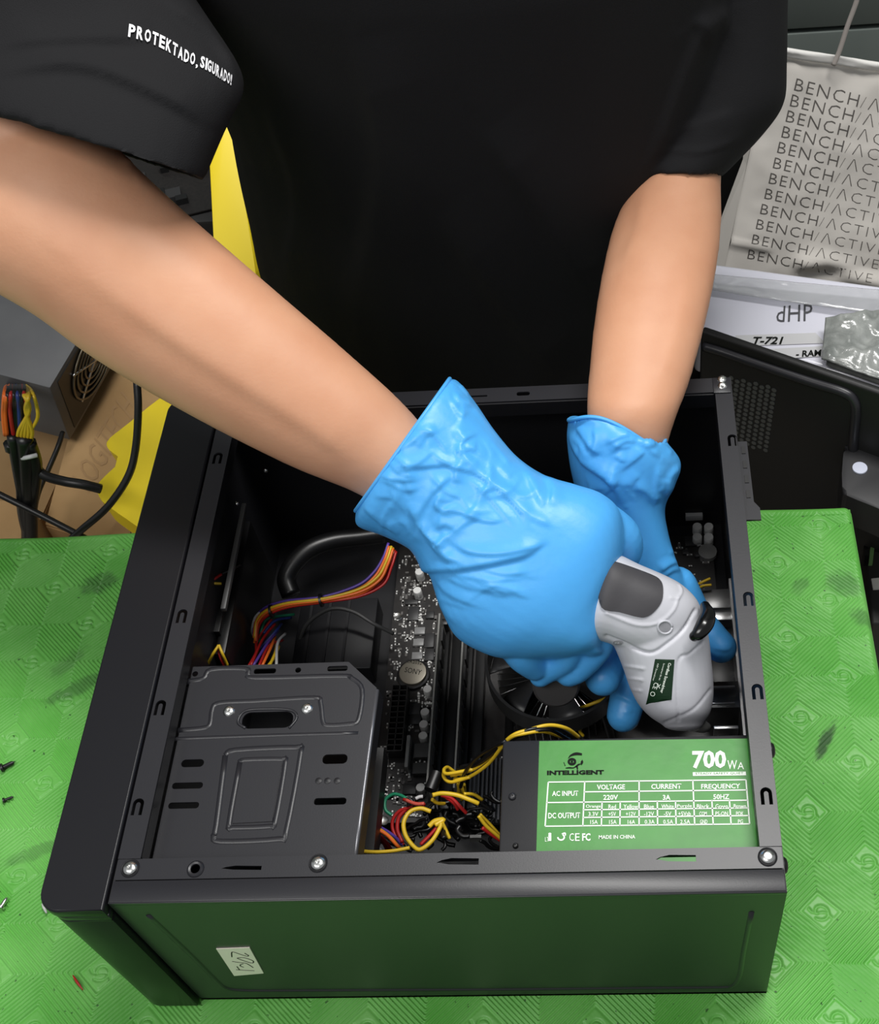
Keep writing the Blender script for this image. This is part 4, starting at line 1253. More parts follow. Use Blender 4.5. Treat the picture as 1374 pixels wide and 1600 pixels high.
# ------------------------------------------------------------------ gloves
def glove(me, voxel_noise, creases, bulge=None):
    a, n = co_arr(me)
    p = proj_arr(a)
    if bulge is not None:
        set_co(me, a + n * bulge(p, a)[:, None]); a, n = co_arr(me)
    folds(me, creases)
Gc = lambda x, y: (500 + x / 2.748, 560 + y / 2.748)
gr = [((703, 592), (556, 798), .738, .036), ((716, 596), (559, 822), .738, .038), ((741, 626), (600, 838), .737, .036), ((772, 672), (642, 860), .735, .034), ((808, 714), (668, 893), .732, .032), ((850, 742), (680, 925), .729, .031), ((900, 757), (694, 962), .727, .031), ((942, 772), (716, 998), .727, .032), ((970, 802), (765, 1024), .729, .034), ((974, 860), (806, 1030), .733, .035), ((956, 930), (842, 1030), .737, .034), ((947, 985), (882, 1028), .741, .030), ((942, 1010), (910, 1022), .744, .022)]
rings = limb_rings(gr, 6, 44, 2.15)
rings = dome(rings, 4, .5)
# open cuff with a rolled bead: the skin turns in at the rim
c = sum(rings[0], Vector()) / 44
c4 = sum(rings[5], Vector()) / 44
inn = [[c4 + (p - c4) * .88 for p in rings[5]], [c + (p - c) * .95 for p in rings[0]]]
geoR = loft_geo(inn + rings)
def fing(pts, r): 
    path = catmull([at(x, y, d=d) for x, y, d in pts], 5)
    q = [v.x for v in catmull([Vector((a, 0, 0)) for a in r], 5)]
    return tube_geo(path, q, 18, True, True)
parts_R = [geoR,
    fing([(940, 812, .738), (970, 838, .744), (972, 864, .756), (950, 880, .765)], [.012, .0122, .012, .011]),
    fing([(935, 960, .735), (935, 1005, .742), (905, 1040, .750), (890, 1050, .752)], [.010, .0098, .0095, .0090]),
    fing([(890, 985, .733), (885, 1025, .742), (856, 1046, .750), (845, 1056, .752)], [.010, .009, .0082, .0070]),
    fing([(800, 985, .728), (815, 1020, .735), (835, 1040, .745)], [.0115, .0105, .009])]
gmeR = remesh('glove', parts_R, .0013, 3, .5)
foldline = smooth_poly([(655, 885), (672, 893), (720, 890), (780, 880), (825, 868), (850, 850)])
def cuff_bulge(p, a):
    # the loose cuff bags out over the tight hand along a fold line
    fx = np.array([q[0] for q in foldline]); fy = np.array([q[1] for q in foldline])
    yl = np.interp(p[:, 0], fx, fy)
    inside = 1 / (1 + np.exp((p[:, 1] - yl) / 1.6))
    lat = np.clip((p[:, 0] - 640) / 25, 0, 1) * np.clip((858 - p[:, 0]) / 40, 0, 1)
    near_ = np.exp(-np.clip(yl - p[:, 1], 0, None) / 55)
    return .0032 * inside * lat * near_
cR = [([Gc(*q) for q in l], wd * .8, am * 1.0) for l, wd, am in (
    ([(560, 100), (450, 230), (330, 330), (250, 470), (190, 600)], 4, .0010),
    ([(440, 300), (500, 340), (560, 420)], 5, .0012), ([(470, 400), (560, 460), (680, 500), (830, 620), (900, 720)], 6, .0018), ([(330, 480), (450, 460), (560, 455)], 6, .0015),
    ([(420, 700), (440, 640), (500, 560), (580, 490)], 6, .0014), ([(560, 300), (640, 380), (720, 440)], 6, .0010), ([(880, 480), (920, 560), (960, 640)], 6, .0016), ([(960, 500), (1000, 560), (990, 640)], 6, .0016),
    ([(640, 200), (720, 280), (860, 440)], 6, .0010), ([(500, 640), (600, 660), (720, 700), (800, 690)], 5, .0010), ([(460, 740), (520, 840), (580, 880)], 6, .0016), ([(560, 780), (640, 830), (760, 840), (880, 820), (960, 800)], 5, .0012),
    ([(570, 740), (640, 700), (690, 680)], 5, .0009), ([(380, 620), (420, 720), (400, 790)], 6, .0014), ([(250, 500), (330, 520), (420, 520)], 5, .0010), ([(300, 400), (380, 370), (450, 310)], 5, .0010), ([(190, 640), (260, 700), (330, 740)], 5, .0012),
    ([(580, 150), (600, 190), (660, 210)], 4, .0014), ([(560, 180), (590, 230), (620, 260)], 4, .0012), ([(600, 110), (640, 160)], 4, .0014), ([(640, 520), (730, 600), (830, 720)], 5, .0010), ([(760, 460), (820, 520)], 5, .0009), ([(850, 640), (920, 690), (1000, 720)], 5, .0010),
    ([(490, 930), (560, 1010), (700, 1070)], 6, .0009), ([(520, 920), (640, 980), (800, 1000)], 6, .0008), ([(580, 925), (720, 950), (860, 945)], 5, .0008), ([(480, 960), (520, 1060), (600, 1150)], 6, .0009), ([(480, 1000), (510, 1090), (560, 1160)], 5, .0008), ([(700, 905), (800, 925), (900, 915)], 5, .0007))]
rw = random.Random(21)
def small_creases(n, ax, px_, region, lo=25, hi=70):
    """short wrinkles of the loose cuff: mostly running one way"""
    out = []
    while len(out) < n:
        u, v = rw.random(), rw.random()
        A, B, C_, D_ = [np.array(q, float) for q in region]
        c_ = (A * (1 - u) + B * u) * (1 - v) + (D_ * (1 - u) + C_ * u) * v
        a = math.radians(ax + rw.gauss(0, px_))
        L = rw.uniform(lo, hi)
        k = rw.uniform(-.25, .25)
        d_ = np.array([math.cos(a), math.sin(a)]); n_ = np.array([-d_[1], d_[0]])
        out.append(([tuple(c_ - d_ * L / 2), tuple(c_ + n_ * L * k), tuple(c_ + d_ * L / 2)], rw.uniform(2.2, 4.5), rw.uniform(.0004, .0011)))
    return out
cR += small_creases(46, 40, 40, ((690, 620), (840, 760), (690, 880), (580, 800)))
cR += [(l, w_, a_ * .6) for l, w_, a_ in small_creases(8, 20, 10, ((690, 900), (840, 895), (780, 940), (700, 950)), 40, 110)]
glove(gmeR, 0, cR, cuff_bulge)
gR = link('glove', gmeR, M_GLOVE, person)
gR['label'] = 'blue nitrile glove closed in a fist round the screwdriver'
def rim_bead(ring0, parent, rad):
    P = ring0 + [ring0[0]]
    v_, f_ = tube_geo(catmull(P, 3), rad, 8)
    part('cuff_bead', v_, f_, M_GLOVE, parent, True)
rim_bead(rings[0], gR, .0013)
Lc = lambda x, y: (800 + x / 2.857, 620 + y / 2.857)
gl = [((1040, 688), (889, 652), .792, .037), ((1064, 722), (886, 682), .792, .037), ((1055, 758), (890, 722), .794, .034), ((1040, 792), (896, 752), .797, .029), ((1044, 830), (908, 800), .802, .026), ((1058, 878), (928, 860), .808, .024), ((1076, 920), (942, 920), .815, .022), ((1084, 955), (950, 980), .822, .020)]
rl = limb_rings(gl, 6, 44, 2.1)
rl = dome(rl, 4, .4)
# the left cuff rim waves
for k, p in enumerate(rl[0]):
    a = 2 * math.pi * k / 44
    rl[0][k] = p + Vector((0, .004 * math.sin(3 * a + .6), .003 * math.sin(2 * a)))
c = sum(rl[0], Vector()) / 44
c4 = sum(rl[5], Vector()) / 44
innl = [[c4 + (p - c4) * .86 for p in rl[5]], [c + (p - c) * .95 for p in rl[0]]]
parts_L = [loft_geo(innl + rl),
    fing([(1060, 915, .818), (1088, 968, .822), (1112, 998, .818), (1127, 1011, .815)], [.0125, .0118, .0115, .0105]),
    fing([(1030, 940, .822), (1050, 1010, .83), (1060, 1060, .835), (1060, 1090, .84)], [.012, .0115, .011, .010]),
    fing([(990, 950, .822), (990, 1030, .822), (982, 1085, .815), (975, 1117, .812)], [.0125, .012, .0118, .0112]),
    fing([(1010, 950, .822), (1025, 1030, .835), (1030, 1080, .84)], [.012, .0115, .011]),
    fing([(952, 950, .815), (956, 1005, .80), (950, 1035, .785), (943, 1058, .772)], [.013, .013, .0125, .0118])]
gmeL = remesh('glove', parts_L, .0013, 3, .5)
cL = [([Lc(*q) for q in l], wd * .8, am) for l, wd, am in (
    ([(250, 160), (330, 290), (440, 370), (500, 480)], 8, .0030), ([(290, 130), (330, 180), (370, 250)], 6, .0016), ([(370, 140), (380, 200), (370, 260)], 5, .0014), ([(420, 210), (480, 180), (530, 170)], 5, .0014), ([(440, 250), (500, 200), (560, 200)], 5, .0014), ([(560, 190), (600, 220), (650, 210)], 5, .0016), ([(600, 170), (610, 230), (660, 270)], 5, .0014), ([(640, 200), (690, 230), (720, 260)], 5, .0014),
    ([(480, 330), (560, 270), (590, 240)], 5, .0012), ([(660, 300), (640, 400), (640, 480)], 6, .0016), ([(760, 300), (700, 360), (690, 440)], 7, .0020), ([(290, 400), (360, 410), (430, 400)], 5, .0012), ([(400, 440), (450, 400), (470, 350)], 5, .0014), ([(700, 700), (740, 690), (760, 700)], 4, .0012), ([(660, 780), (700, 750), (750, 735)], 4, .0014), ([(680, 800), (720, 775), (770, 770)], 4, .0010), ([(450, 1330), (500, 1345), (560, 1380)], 4, .0012), ([(500, 1410), (540, 1405)], 3, .0006), ([(900, 1120), (960, 1130), (985, 1100)], 4, .0007))]
cL += small_creases(17, 70, 40, ((895, 665), (1055, 715), (1030, 800), (900, 770)), 18, 50)
glove(gmeL, 0, cL)
gL = link('glove', gmeL, M_GLOVE, person)
gL['label'] = 'blue nitrile glove reaching into the case behind the screwdriver'
rim_bead(rl[0], gL, .0013)
#END4
# ------------------------------------------------------------------ things behind the table, right
def slab(name, top, th, m, parent=None, bev=0., down=None):
    """a block whose upper face has the given corners"""
    dn = Vector(down) if down is not None else Vector((0, 0, -1))
    n = len(top)
    bm = bmesh.new()
    T_ = [bm.verts.new(p) for p in top]
    B_ = [bm.verts.new(Vector(p) + dn * th) for p in top]
    bm.faces.new(T_)
    bm.faces.new(B_[::-1])
    for i in range(n): bm.faces.new((T_[i], B_[i], B_[(i + 1) % n], T_[(i + 1) % n]))
    if bev: bmesh.ops.bevel(bm, geom=bm.edges[:], offset=bev, segments=3, affect='EDGES', profile=.5)
    return bm_obj(name, bm, m, parent, bool(bev))
# second computer case standing behind the table
P1 = at(1094, 517, Y=.51)
P2 = at(1374, 614, Z=P1.z)
ex = (P2 - P1).normalized(); en = ex.cross(Vector((0, 0, 1))).normalized()   # en faces the camera
if en.y > 0: en = -en
case2 = tag(empty('case_side_panel', (P1.x + .1, P1.y + .05, -.75)), 'detached black case side panel with round vents, standing behind the mat', 'side panel')
M_PANEL = mat('matt_black_panel', (27, 27, 27), .5, 0, .4, bump=(900, .2, .0003))
def pp(u, v, o=0.): return P1 + ex * u - Vector((0, 0, v)) + en * o
def pq(x, y, o=0.):
    """point of the panel seen at a photo pixel"""
    r = Vector(ray(x, y)); e = Vector(EYE)
    t = (P1 + en * o - e).dot(en) / r.dot(en)
    return e + r * t
LW = .185
slab('panel_sheet', [pp(-.0, .0), pp(LW, .0), pp(LW, 0) - en * .008, pp(0, 0) - en * .008], P1.z + .75, M_PANEL, case2, .003)
path = [pq(*q, .001) for q in ((1100, 541), (1130, 550), (1200, 574), (1270, 597), (1318, 612), (1334, 624), (1338, 645), (1334, 690), (1330, 780))]
tube('embossed_rim', path, .0042, mat('panel_sheen', (40, 40, 44), .35), case2, 10, 5)
dots = bmesh.new()
for i in range(8):
    for j in range(15):
        x = 1143 + i * 9.6 - j * .95 + (0 if i % 2 else .3)
        y = 590 + i * 2.3 + j * 6.7 + (3.2 if i % 2 else 0)
        lathe_bm(dots, [(.0022, 0), (.0022, .0006)], pq(x, y, .0001), en, 8)
vd = bm_obj('vent_perforations', dots, mat('perforation', (92, 94, 92), .6), case2); vd['kind'] = 'stuff'
# moulded black part; the light spot reflected on it is a pale painted disc
bl = [at(*q, Z=-.015) for q in smooth_poly([(1318, 712), (1321, 697), (1334, 691), (1400, 694), (1500, 700), (1500, 850), (1420, 818), (1374, 795), (1330, 777), (1318, 768), (1316, 740)], 3)]
tw = tag(empty('plastic_housing', tuple(at(1390, 750, Z=-.75))), 'black plastic housing with a painted-on pale light spot at the mat corner', 'housing')
hs2 = slab('shell', bl, .035, mat('satin_black', (44, 44, 46), .4), tw, .003)
c = at(1344, 732, Z=-.0145)
lathe('glint_disc', [(.0062, 0), (.0060, .0012), (.003, .0016)], c, (0, 0, 1), mat('glint_white', (200, 205, 222), .4), tw, 20)
slab('pedestal', [at(*q, Z=-.0505) for q in ((1350, 712), (1470, 716), (1470, 760), (1352, 752))], .6995, M_PANEL, tw)
eq = tag(empty('equipment_box', tuple(at(1400, 880, Z=-.75))), 'dark equipment box with a green strip, beside the right edge of the mat', 'box')
slab('box_body', [at(*q, Z=-.14) for q in ((1345, 800), (1480, 800), (1480, 975), (1362, 975))], .61, mat('dark_box', (42, 41, 40), .55), eq, .003)
slab('green_strip', [at(*q, Z=-.136) for q in ((1367, 800), (1373, 800), (1364, 880), (1358, 880))], .004, mat('pale_green', (110, 150, 92), .5), eq)
slab('white_label', [at(*q, Z=-.138) for q in ((1362, 904), (1400, 900), (1400, 918), (1365, 920))], .002, mat('label_white', (225, 222, 215), .6), eq)
for k, b in enumerate((812, 840, 868)): slab('slot', [at(*q, Z=-.138) for q in ((1352, b), (1358, b), (1356, b + 16), (1350, b + 16))], .002, M_BLACK, eq)
# white parcel in clear film, with print
def crump(name, quad, depthf, m, parent, nx=40, ny=40, amp=.004, fr=14., seed=0., amp2=.0015):
    """sheet spanned by four photo corners TL TR BR BL at real depths, crumpled"""
    C = [np.array(at(*q, **k)) for q, k in zip(quad, depthf)]
    nrm = np.cross(C[1] - C[0], C[3] - C[0]); nrm /= np.linalg.norm(nrm)
    if nrm @ (EYE - C[0]) < 0: nrm = -nrm
    vs, fs = [], []
    for j in range(ny + 1):
        for i in range(nx + 1):
            u, v = i / nx, j / ny
            p = (C[0] * (1 - u) + C[1] * u) * (1 - v) + (C[3] * (1 - u) + C[2] * u) * v
            q = Vector(p * fr + seed)
            h = amp * (1 - 2 * abs(mnoise.noise(q))) + amp2 * (1 - 2 * abs(mnoise.noise(q * 3.1)))
            e = min(u, 1 - u, v, 1 - v)
            vs.append(p + nrm * h * min(1, e * 12 + .25))
    for j in range(ny):
        for i in range(nx):
            a = j * (nx + 1) + i
            fs.append((a, a + 1, a + nx + 2, a + nx + 1))
    o = part(name, vs, fs, m, parent, True)
    s_ = o.modifiers.new('thick', 'SOLIDIFY'); s_.thickness = .0008; s_.offset = 0
    return o, C, nrm
ZP = .03
M_PARCEL = mat('white_parcel', (214, 214, 226), .35, 0, .5, coat=.6, bump=(30, .12, .003))
par = tag(empty('parcel', tuple(at(1240, 480, Z=-.02))), 'flat white parcel in clear film printed with dark letters, under the paper bag', 'parcel')
pt_ = [at(*q, Z=ZP) for q in ((1085, 405), (1420, 450), (1440, 618), (1085, 520))]
slab('parcel_body', pt_, .05, M_PARCEL, par, .006)
PS = lambda x, y: at(x, y, Z=ZP + .0006)
M_INKG = mat('grey_ink', (70, 70, 74), .6)
lettering('lettering', 'dHP', ((1215, 479), (1270, 474), (1270, 501), (1213, 503)), PS, M_INKG, par, 1.05)
strip_ = slab('tape_strip', [at(*q, Z=ZP + .0009) for q in ((1150, 524), (1275, 520), (1290, 536), (1150, 541))], .0005, mat('tape', (196, 196, 198), .4), par)
slab('tape_strip', [at(*q, Z=ZP + .0009) for q in ((1190, 546), (1300, 540), (1300, 556), (1190, 562))], .0005, mat('tape', (196, 196, 198), .4), par)
PS2 = lambda x, y: at(x, y, Z=ZP + .0014)
lettering('lettering', 'T-721', ((1178, 526), (1225, 526), (1224, 538), (1176, 538)), PS2, M_BLACKINK, par, 1, .03, shear=.2)
lettering('lettering', '- RAM', ((1245, 548), (1284, 546), (1283, 556), (1244, 558)), PS2, M_BLACKINK, par, 1, .03)
film, _, _ = crump('plastic_film', ((1100, 428), (1420, 458), (1420, 500), (1100, 452)), [dict(Z=ZP + .010)] * 2 + [dict(Z=ZP + .007)] * 2, mat('clear_film', (176, 178, 180), .12, 0, .9, coat=1., alpha=.4), par, 60, 14, .0018, 22., 3., .0008)
# silvery bubble bag
bb = tag(empty('bubble_bag', tuple(at(1340, 560, Z=ZP + .001))), 'crumpled clear plastic bag of grey material on the white parcel', 'plastic bag')
M_FOIL = mat('crumpled_film', (152, 155, 152), .22, 0, .8, coat=.8, bump=(70, .7, .004), vary=(60, (120, 124, 121)))
qq = [at(*q, Z=ZP + .012) for q in ((1296, 500), (1440, 478), (1440, 612), (1290, 560))]
slab('filling', qq, .0112, M_FOIL, bb, .004)
crump('film', ((1290, 498), (1440, 476), (1440, 616), (1284, 563)), [dict(Z=ZP + .016)] * 4, M_FOIL, bb, 50, 50, .005, 26., 8., .003)
# paper carrier bag with repeated print
bag = tag(empty('paper_bag', tuple(at(1290, 450, Y=.84))), 'white paper carrier bag printed with rows of lettering, leaning on the wall', 'bag')
M_PAPER = mat('bag_paper', (206, 201, 194), .75, 0, .25, bump=(40, .12, .002))
front, BC, bn = crump('front_panel', ((1206, 78), (1520, 128), (1500, 494), (1131, 425)), [dict(Y=.93), dict(Y=.93), dict(Y=.82), dict(Y=.82)], M_PAPER, bag, 60, 60, .0035, 11., 2., .0012)
a_, n_ = co_arr(front.data)
p_ = proj_arr(a_)
dz = .010 * np.exp(-(seg_dist(p_, [(1255, 412), (1290, 408), (1340, 430), (1374, 440)]) / 14) ** 2) - .006 * np.exp(-(seg_dist(p_, [(1260, 428), (1310, 422), (1374, 425)]) / 10) ** 2) + .004 * np.exp(-(seg_dist(p_, [(1140, 378), (1200, 388)]) / 5) ** 2)
set_co(front.data, a_ + np.array(bn)[None] * dz[:, None])
off = Vector((-.016, .022, 0))
TL, BL = Vector(BC[0]), Vector(BC[3])
part('side_gusset', [TL, TL.lerp(BL, .5), BL, BL + off * 1.1, TL.lerp(BL, .5) + off * .45 + Vector((.004, 0, 0)), TL + off * .9], [(0, 1, 4, 5), (1, 2, 3, 4)], M_PAPER, bag)
back_ = [Vector(c) + off + Vector((.02, .004, -.03)) for c in BC]
part('back_panel', back_, [(0, 1, 2, 3)], M_PAPER, bag)
crump('turned_rim', ((1207, 70), (1520, 120), (1520, 133), (1206, 86)), [dict(Y=.925)] * 4, mat('bag_rim', (232, 230, 226), .7), bag, 40, 6, .003, 30., 5.)
tube('cord_handle', [at(1303, 102, Y=.915), at(1312, 80, Y=.918), at(1325, 40, Y=.922), at(1341, -5, Y=.925), at(1356, -70, Y=.928), at(1400, -110, Y=.93), at(1440, -60, Y=.928), at(1455, 40, Y=.92), at(1460, 118, Y=.915)], .0026, mat('paper_cord', (176, 168, 162), .8), bag, 8, 6)
fb = bvh_of(front.data)
FS = lambda x, y: hit(fb, x, y, .0008)
M_BAGINK = mat('bag_ink', (88, 84, 80), .7)
for k in range(12):
    t = k / 11
    x0 = 1241 + (1168 - 1241) * t
    yb = 141 + (404 - 141) * (t * 1.03 - .03 * t * t)
    Lw = 227 + (194 - 227) * t
    sl = .262 + (.197 - .262) * t
    hh = 19 + (14.5 - 19) * t
    sk = 4.5 - 1.5 * t
    a = np.array([x0, yb]); b = np.array([x0 + Lw, yb + Lw * sl])
    up = np.array([sk, -hh])
    cut = a + (b - a) * .437
    lettering('lettering', 'BENCH', (a + up, cut + up, cut, a), FS, M_BAGINK, front, 1.14, -.012)
    c2 = a + (b - a) * .455
    lettering('lettering', '/\u039bCTIVE', (c2 + up, b + up, b, c2), FS, M_BAGINK, front, 1.2, -.022)
# made-up dark cabinet, added to keep the gap beside the bag black
cab = tag(empty('gap_filler_cabinet', (.36, .98, -.75)), 'made-up dark cabinet filling the black gap between the arm and paper bag', 'cabinet')
box('cabinet_body', (.26, .985, -.75), (.455, 1.09, -.03), mat('dark_cabinet', (16, 16, 16), .7), cab, .003)
box('cabinet_door', (.265, .978, -.74), (.45, .9845, -.04), mat('dark_cabinet', (16, 16, 16), .7), cab, .002)
stand = tag(empty('storage_crate', (.56, .65, -.75)), 'grey crate under the white parcel behind the black panel', 'crate')
bm = bmesh.new()
pts_ = [(.372, .575), (.50, .51), (.75, .51), (.75, .57), (.55, .585), (.372, .62)]
slab('crate_body', [Vector((x, y, -.0212)) for x, y in pts_], .7288, mat('crate_grey', (60, 60, 58), .7), stand, .004)
bm.free()
stand2 = tag(empty('storage_crate', (.56, .88, -.75)), 'grey crate under the paper bag by the wall', 'crate')
slab('crate_body', [Vector((x, y, -.29)) for x, y in ((.36, .79), (.8, .79), (.8, .97), (.36, .97))], .46, mat('crate_grey', (60, 60, 58), .7), stand2, .004)
# ------------------------------------------------------------------ things behind the table, left
def cbox(name, label, quad, z, th):
    t = tag(empty(name, tuple(sum((at(*q, Z=z) for q in quad), Vector()) / 4 - Vector((0, 0, th)))), label, 'cardboard box')
    top = [at(*q, Z=z) for q in quad]
    slab('box_body', [p - Vector((0, 0, .003)) for p in top], th - .003, M_CARD, t)
    m0, m1 = (top[0] + top[1]) / 2, (top[2] + top[3]) / 2
    for a, b, c, d in ((top[0], m0, m1, top[3]), (m0, top[1], top[2], m1)):
        g = (a + b + c + d) / 4
        slab('top_flap', [g + (p - g) * .992 for p in (a, b, c, d)], .0029, M_CARD, t)
    return t
cA = cbox('cardboard_box', 'tan cardboard box under the grey power supply and black cables', ((150, 520), (420, 560), (330, 900), (70, 820)), -.13, .62)
lettering('lettering', 'LOGITECH', ((112, 745), (190, 610), (215, 640), (140, 770)), lambda x, y: at(x, y, Z=-.1295), mat('faded_print', (168, 134, 93), .8), cA)
cB = cbox('cardboard_box', 'lower tan cardboard box at the left edge below the wire bundle', ((-150, 600), (140, 640), (62, 815), (-150, 790)), -.22, .53)
cC = cbox('cardboard_box', 'open tan cardboard flap box just behind the left edge of the mat', ((-80, 778), (44, 784), (36, 880), (-80, 880)), -.10, .65)
# spare power supply
sp = tag(empty('power_supply', tuple(at(40, 600, Z=-.12))), 'spare grey power supply with a fan grille and loose wires, on cardboard', 'power supply')
Cn = at(78, 606, Z=-.03)
Mx = Matrix.Translation(Cn) @ Matrix.Rotation(math.radians(-13), 4, 'Z') @ Matrix.Rotation(math.radians(11), 4, 'Y') @ Matrix.Rotation(math.radians(3), 4, 'X')
M_PSU2 = mat('grey_zinc', (92, 93, 95), .5, .15, vary=(30, (86, 87, 90)))
box('housing', (-.15, 0, -.086), (0, .14, 0), M_PSU2, sp, .0015, Mx)
box('fan_opening', (.0002, .012, -.080), (.0008, .128, -.006), M_BLACK, sp, 0, Mx)
gc = Vector((.0022, .07, -.043))
for r in (.009, .015, .021, .027, .033):
    P = [Mx @ (gc + Vector((0, r * 1.3 * math.cos(2 * math.pi * k / 28), r * math.sin(2 * math.pi * k / 28)))) for k in range(29)]
    v_, f_ = tube_geo(P, .0013, 6)
    part('grille_ring', v_, f_, mat('grille_wire', (120, 112, 96), .35, .8), sp, True)
for a in (0.6, 2.5):
    d_ = Vector((0, math.cos(a) * 1.3, math.sin(a))) * .035
    tube('grille_bar', [Mx @ (gc - d_), Mx @ (gc + d_)], .0014, M_ALU, sp, 6, 3)
lathe('fan_hub', [(.010, 0), (.010, .001)], Mx @ Vector((.001, .07, -.043)), Mx.to_3x3() @ Vector((1, 0, 0)), mat('hub_tan', (150, 136, 112), .5), sp, 18)
def wy(name, pts, r, m, parent, n=8): return tube(name, [at(a, b, Y=c) for a, b, c in pts], r, m, parent, n, 6)
for k in range(5): wy('wire', [(26 + k * 2, 602, .575), (36 + k * 2.4, 615, .445), (46 - k * 1.5, 640, .438), (30 + k * 5, 672, .436), (28 + k * 5, 688, .436)], .0017, M_WY, sp)
wy('wire', [(40, 602, .575), (50, 612, .45), (58, 638, .44), (58, 655, .438), (46, 676, .436)], .0015, M_WY, sp)
for k in range(2): wy('wire', [(12 + k * 3, 602, .575), (8 + k * 3, 610, .45), (5 + k * 3, 645, .44), (8 + k * 3, 680, .436)], .0018, M_WO, sp)
for k in range(3): wy('wire', [(18 + k * 8, 602, .575), (18 + k * 9, 610, .45), (16 + k * 14, 640, .44), (22 + k * 10, 685, .437)], .0018, (M_WR, M_WB, M_WR)[k], sp)
for k in range(6): wy('wire', [(12 + k * 5, 602, .575), (12 + k * 5, 610, .45), (14 + k * 4, 640, .442), (18 + k * 5, 690, .438)], .0020, M_WK, sp)
for i, (a, b, c) in enumerate((((20, 680), (26, 720), (40, 800)), ((38, 682), (42, 725), (46, 800)), ((46, 690), (56, 730), (48, 800)), ((34, 700), (36, 740), (38, 800)))):
    wy('cable_sleeve', [a + (.436,), b + (.432,), c + (.425,), (44 + i * 2, 850, .42)], (.0050, .0070, .0055, .006)[i], M_WK, sp, 10)
wy('sleeve_collar', [(16, 692, .436), (19, 702, .435)], .0058, M_BLACK, sp, 10)
wy('cable_tie', [(35, 716, .4285), (46, 714, .4255), (58, 711, .4285)], .0019, mat('tie_white', (200, 200, 200), .5), sp)
cbl = mat('cable_black', (24, 23, 24), .4)
tag(wy('power_cable', [(214, 596, .47), (216, 640, .455), (212, 700, .44), (200, 745, .425), (168, 792, .41), (125, 830, .40), (80, 870, .40)], .0032, cbl, None), 'long black cable curving in front of the yellow plastic', 'cable')
tag(wy('power_cable', [(-30, 758, .43), (0, 773, .425), (60, 803, .415), (120, 834, .405), (170, 860, .40)], .0030, cbl, None), 'straight black cable crossing the cardboard at the left edge', 'cable')
tag(wy('power_cable', [(54, 728, .435), (70, 743, .43), (100, 752, .43), (130, 757, .43), (158, 764, .432)], .0042, cbl, None), 'thick black cable running from wire bundle to yellow plastic', 'cable')
tag(wy('power_cable', [(98, 676, .52), (90, 700, .50), (75, 735, .48), (60, 770, .46), (50, 815, .44)], .0024, cbl, None), 'thin black cable hanging below the spare power supply', 'cable')
# yellow plastic piece with a stepped edge
def yq(x, y): return at(x, y, Y=.56 + (y - 621) / 211 * (.43 - .56))
yel = tag(empty('plastic_stand', tuple(at(230, 760, Z=-.75))), 'bright yellow plastic stand with a stepped edge behind the case', 'stand')
face = smooth_poly([(250, 621), (200, 662), (172, 684), (166, 694), (172, 704), (191, 718)], 3) + smooth_poly([(191, 719), (160, 748), (152, 760), (155, 776), (168, 790), (228, 832)], 3) + [(300, 880), (420, 880), (420, 640), (283, 640)]
P_ = [yq(*q) for q in face]
nr = (P_[-2] - P_[0]).cross(P_[8] - P_[0]).normalized()
if nr.dot(Vector(EYE) - P_[0]) < 0: nr = -nr
slab('stepped_side', P_, .026, M_YELLOW, yel, .0008, tuple(-nr * .6 + Vector((0, 0, -.8))))
def y2(x, y): return at(x, y, Y=.80 - (y - 150) / 390 * .2)
slab('upright_panel', [y2(*q) for q in ((348, 150), (325, 236), (335, 400), (320, 540), (396, 540), (400, 430), (396, 402), (358, 150))], .018, M_YELLOW, yel, .002, (.2, 1, 0))
slab('foot', [yq(*q) for q in ((190, 850), (240, 880), (260, 900), (220, 900))], .04, M_YELLOW, yel, .003)
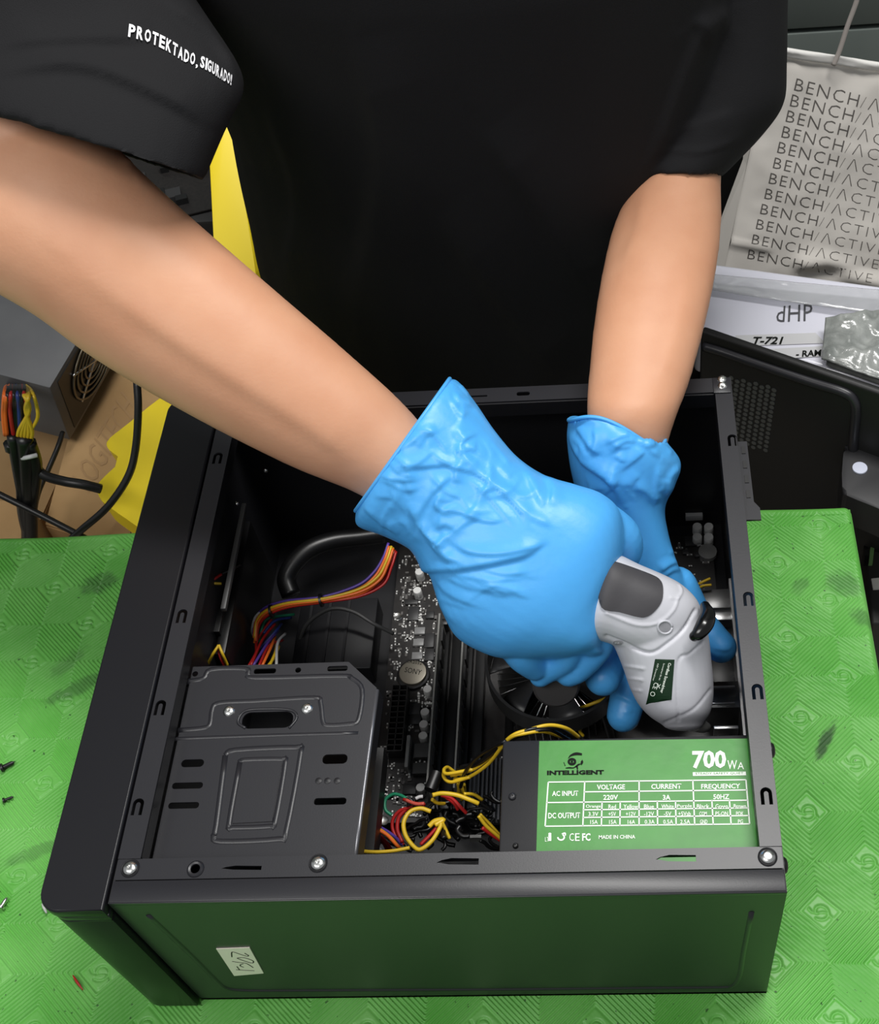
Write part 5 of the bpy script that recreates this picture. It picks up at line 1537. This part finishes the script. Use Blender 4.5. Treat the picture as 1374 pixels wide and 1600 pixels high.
# dim boards glimpsed between sleeve and yellow panel
shelf = tag(empty('shelf_box', (-.2, .92, -.75)), 'black box in the shadow behind the bent arm', 'box')
box('box_body', (-.62, .78, -.75), (-.03, 1.08, -.02), mat('dark_cabinet', (16, 16, 16), .7), shelf, .004)
rb = random.Random(5)
for k, (x, y, a) in enumerate(((-.17, .86, .3), (-.12, .93, -.2))):
    t = tag(empty('circuit_board', (x, y, -.019 + k * .014)), ('dim circuit board lying lower on the black box behind the arm', 'dim circuit board lying on top in the shadow behind the arm')[k], 'circuit board', 'boards behind the arm')
    Mb = Matrix.Translation((x, y, -.018 + k * .014)) @ Matrix.Rotation(a, 4, 'Z')
    box('board', (-.09, -.07, 0), (.09, .07, .0016), M_BOARD, t, 0, Mb)
    for q in range(14):
        u, v = rb.uniform(-.08, .08), rb.uniform(-.06, .06)
        s = rb.uniform(.004, .012)
        box('chip', (u - s, v - s * .7, .0016), (u + s, v + s * .7, .0016 + rb.uniform(.002, .009)), rb.choice((M_CHIP, M_BLACK, M_CHIP)), t, 0, Mb)
# ------------------------------------------------------------------ crumbs on the mat
def loose(name, label, cat, px, py, ang, m, L=.006, r=.0012):
    p = at(px, py, Z=.0016)
    d_ = Vector((math.cos(ang), math.sin(ang), 0))
    o = lathe(name, [(r * 2, 0), (r * 2, r), (r, r * 1.3), (r, L), (r * .4, L + r)], p + Vector((0, 0, r)), d_, m, None, 10)
    return tag(o, label, cat)
loose('loose_screw', 'small black screw lying on the mat at the left edge', 'screw', 3, 1202, .5, M_BLACK, .008, .0016)
loose('loose_screw', 'dark screw below the small black screw at the left edge', 'screw', 6, 1252, .4, M_BLACK, .006, .0010)
loose('loose_screw', 'silver screw on the mat at the left edge below the dark ones', 'screw', 2, 1420, 1.2, M_NICKEL, .006, .0014)
tag(tube('plastic_shaving', [at(66, 1412, Z=.003), at(69, 1418, Z=.0035), at(73, 1427, Z=.002)], [.0006, .0011, .0006], M_WW, None, 6, 4), 'tiny white plastic shaving on the mat beside the bezel corner', 'scrap')
tag(tube('wire_scrap', [at(114, 1524, Z=.0024), at(121, 1535, Z=.0026), at(130, 1547, Z=.0024)], [.0004, .0009, .0003], M_WR, None, 6, 4), 'tiny red wire scrap on the mat near the lower left corner', 'scrap')
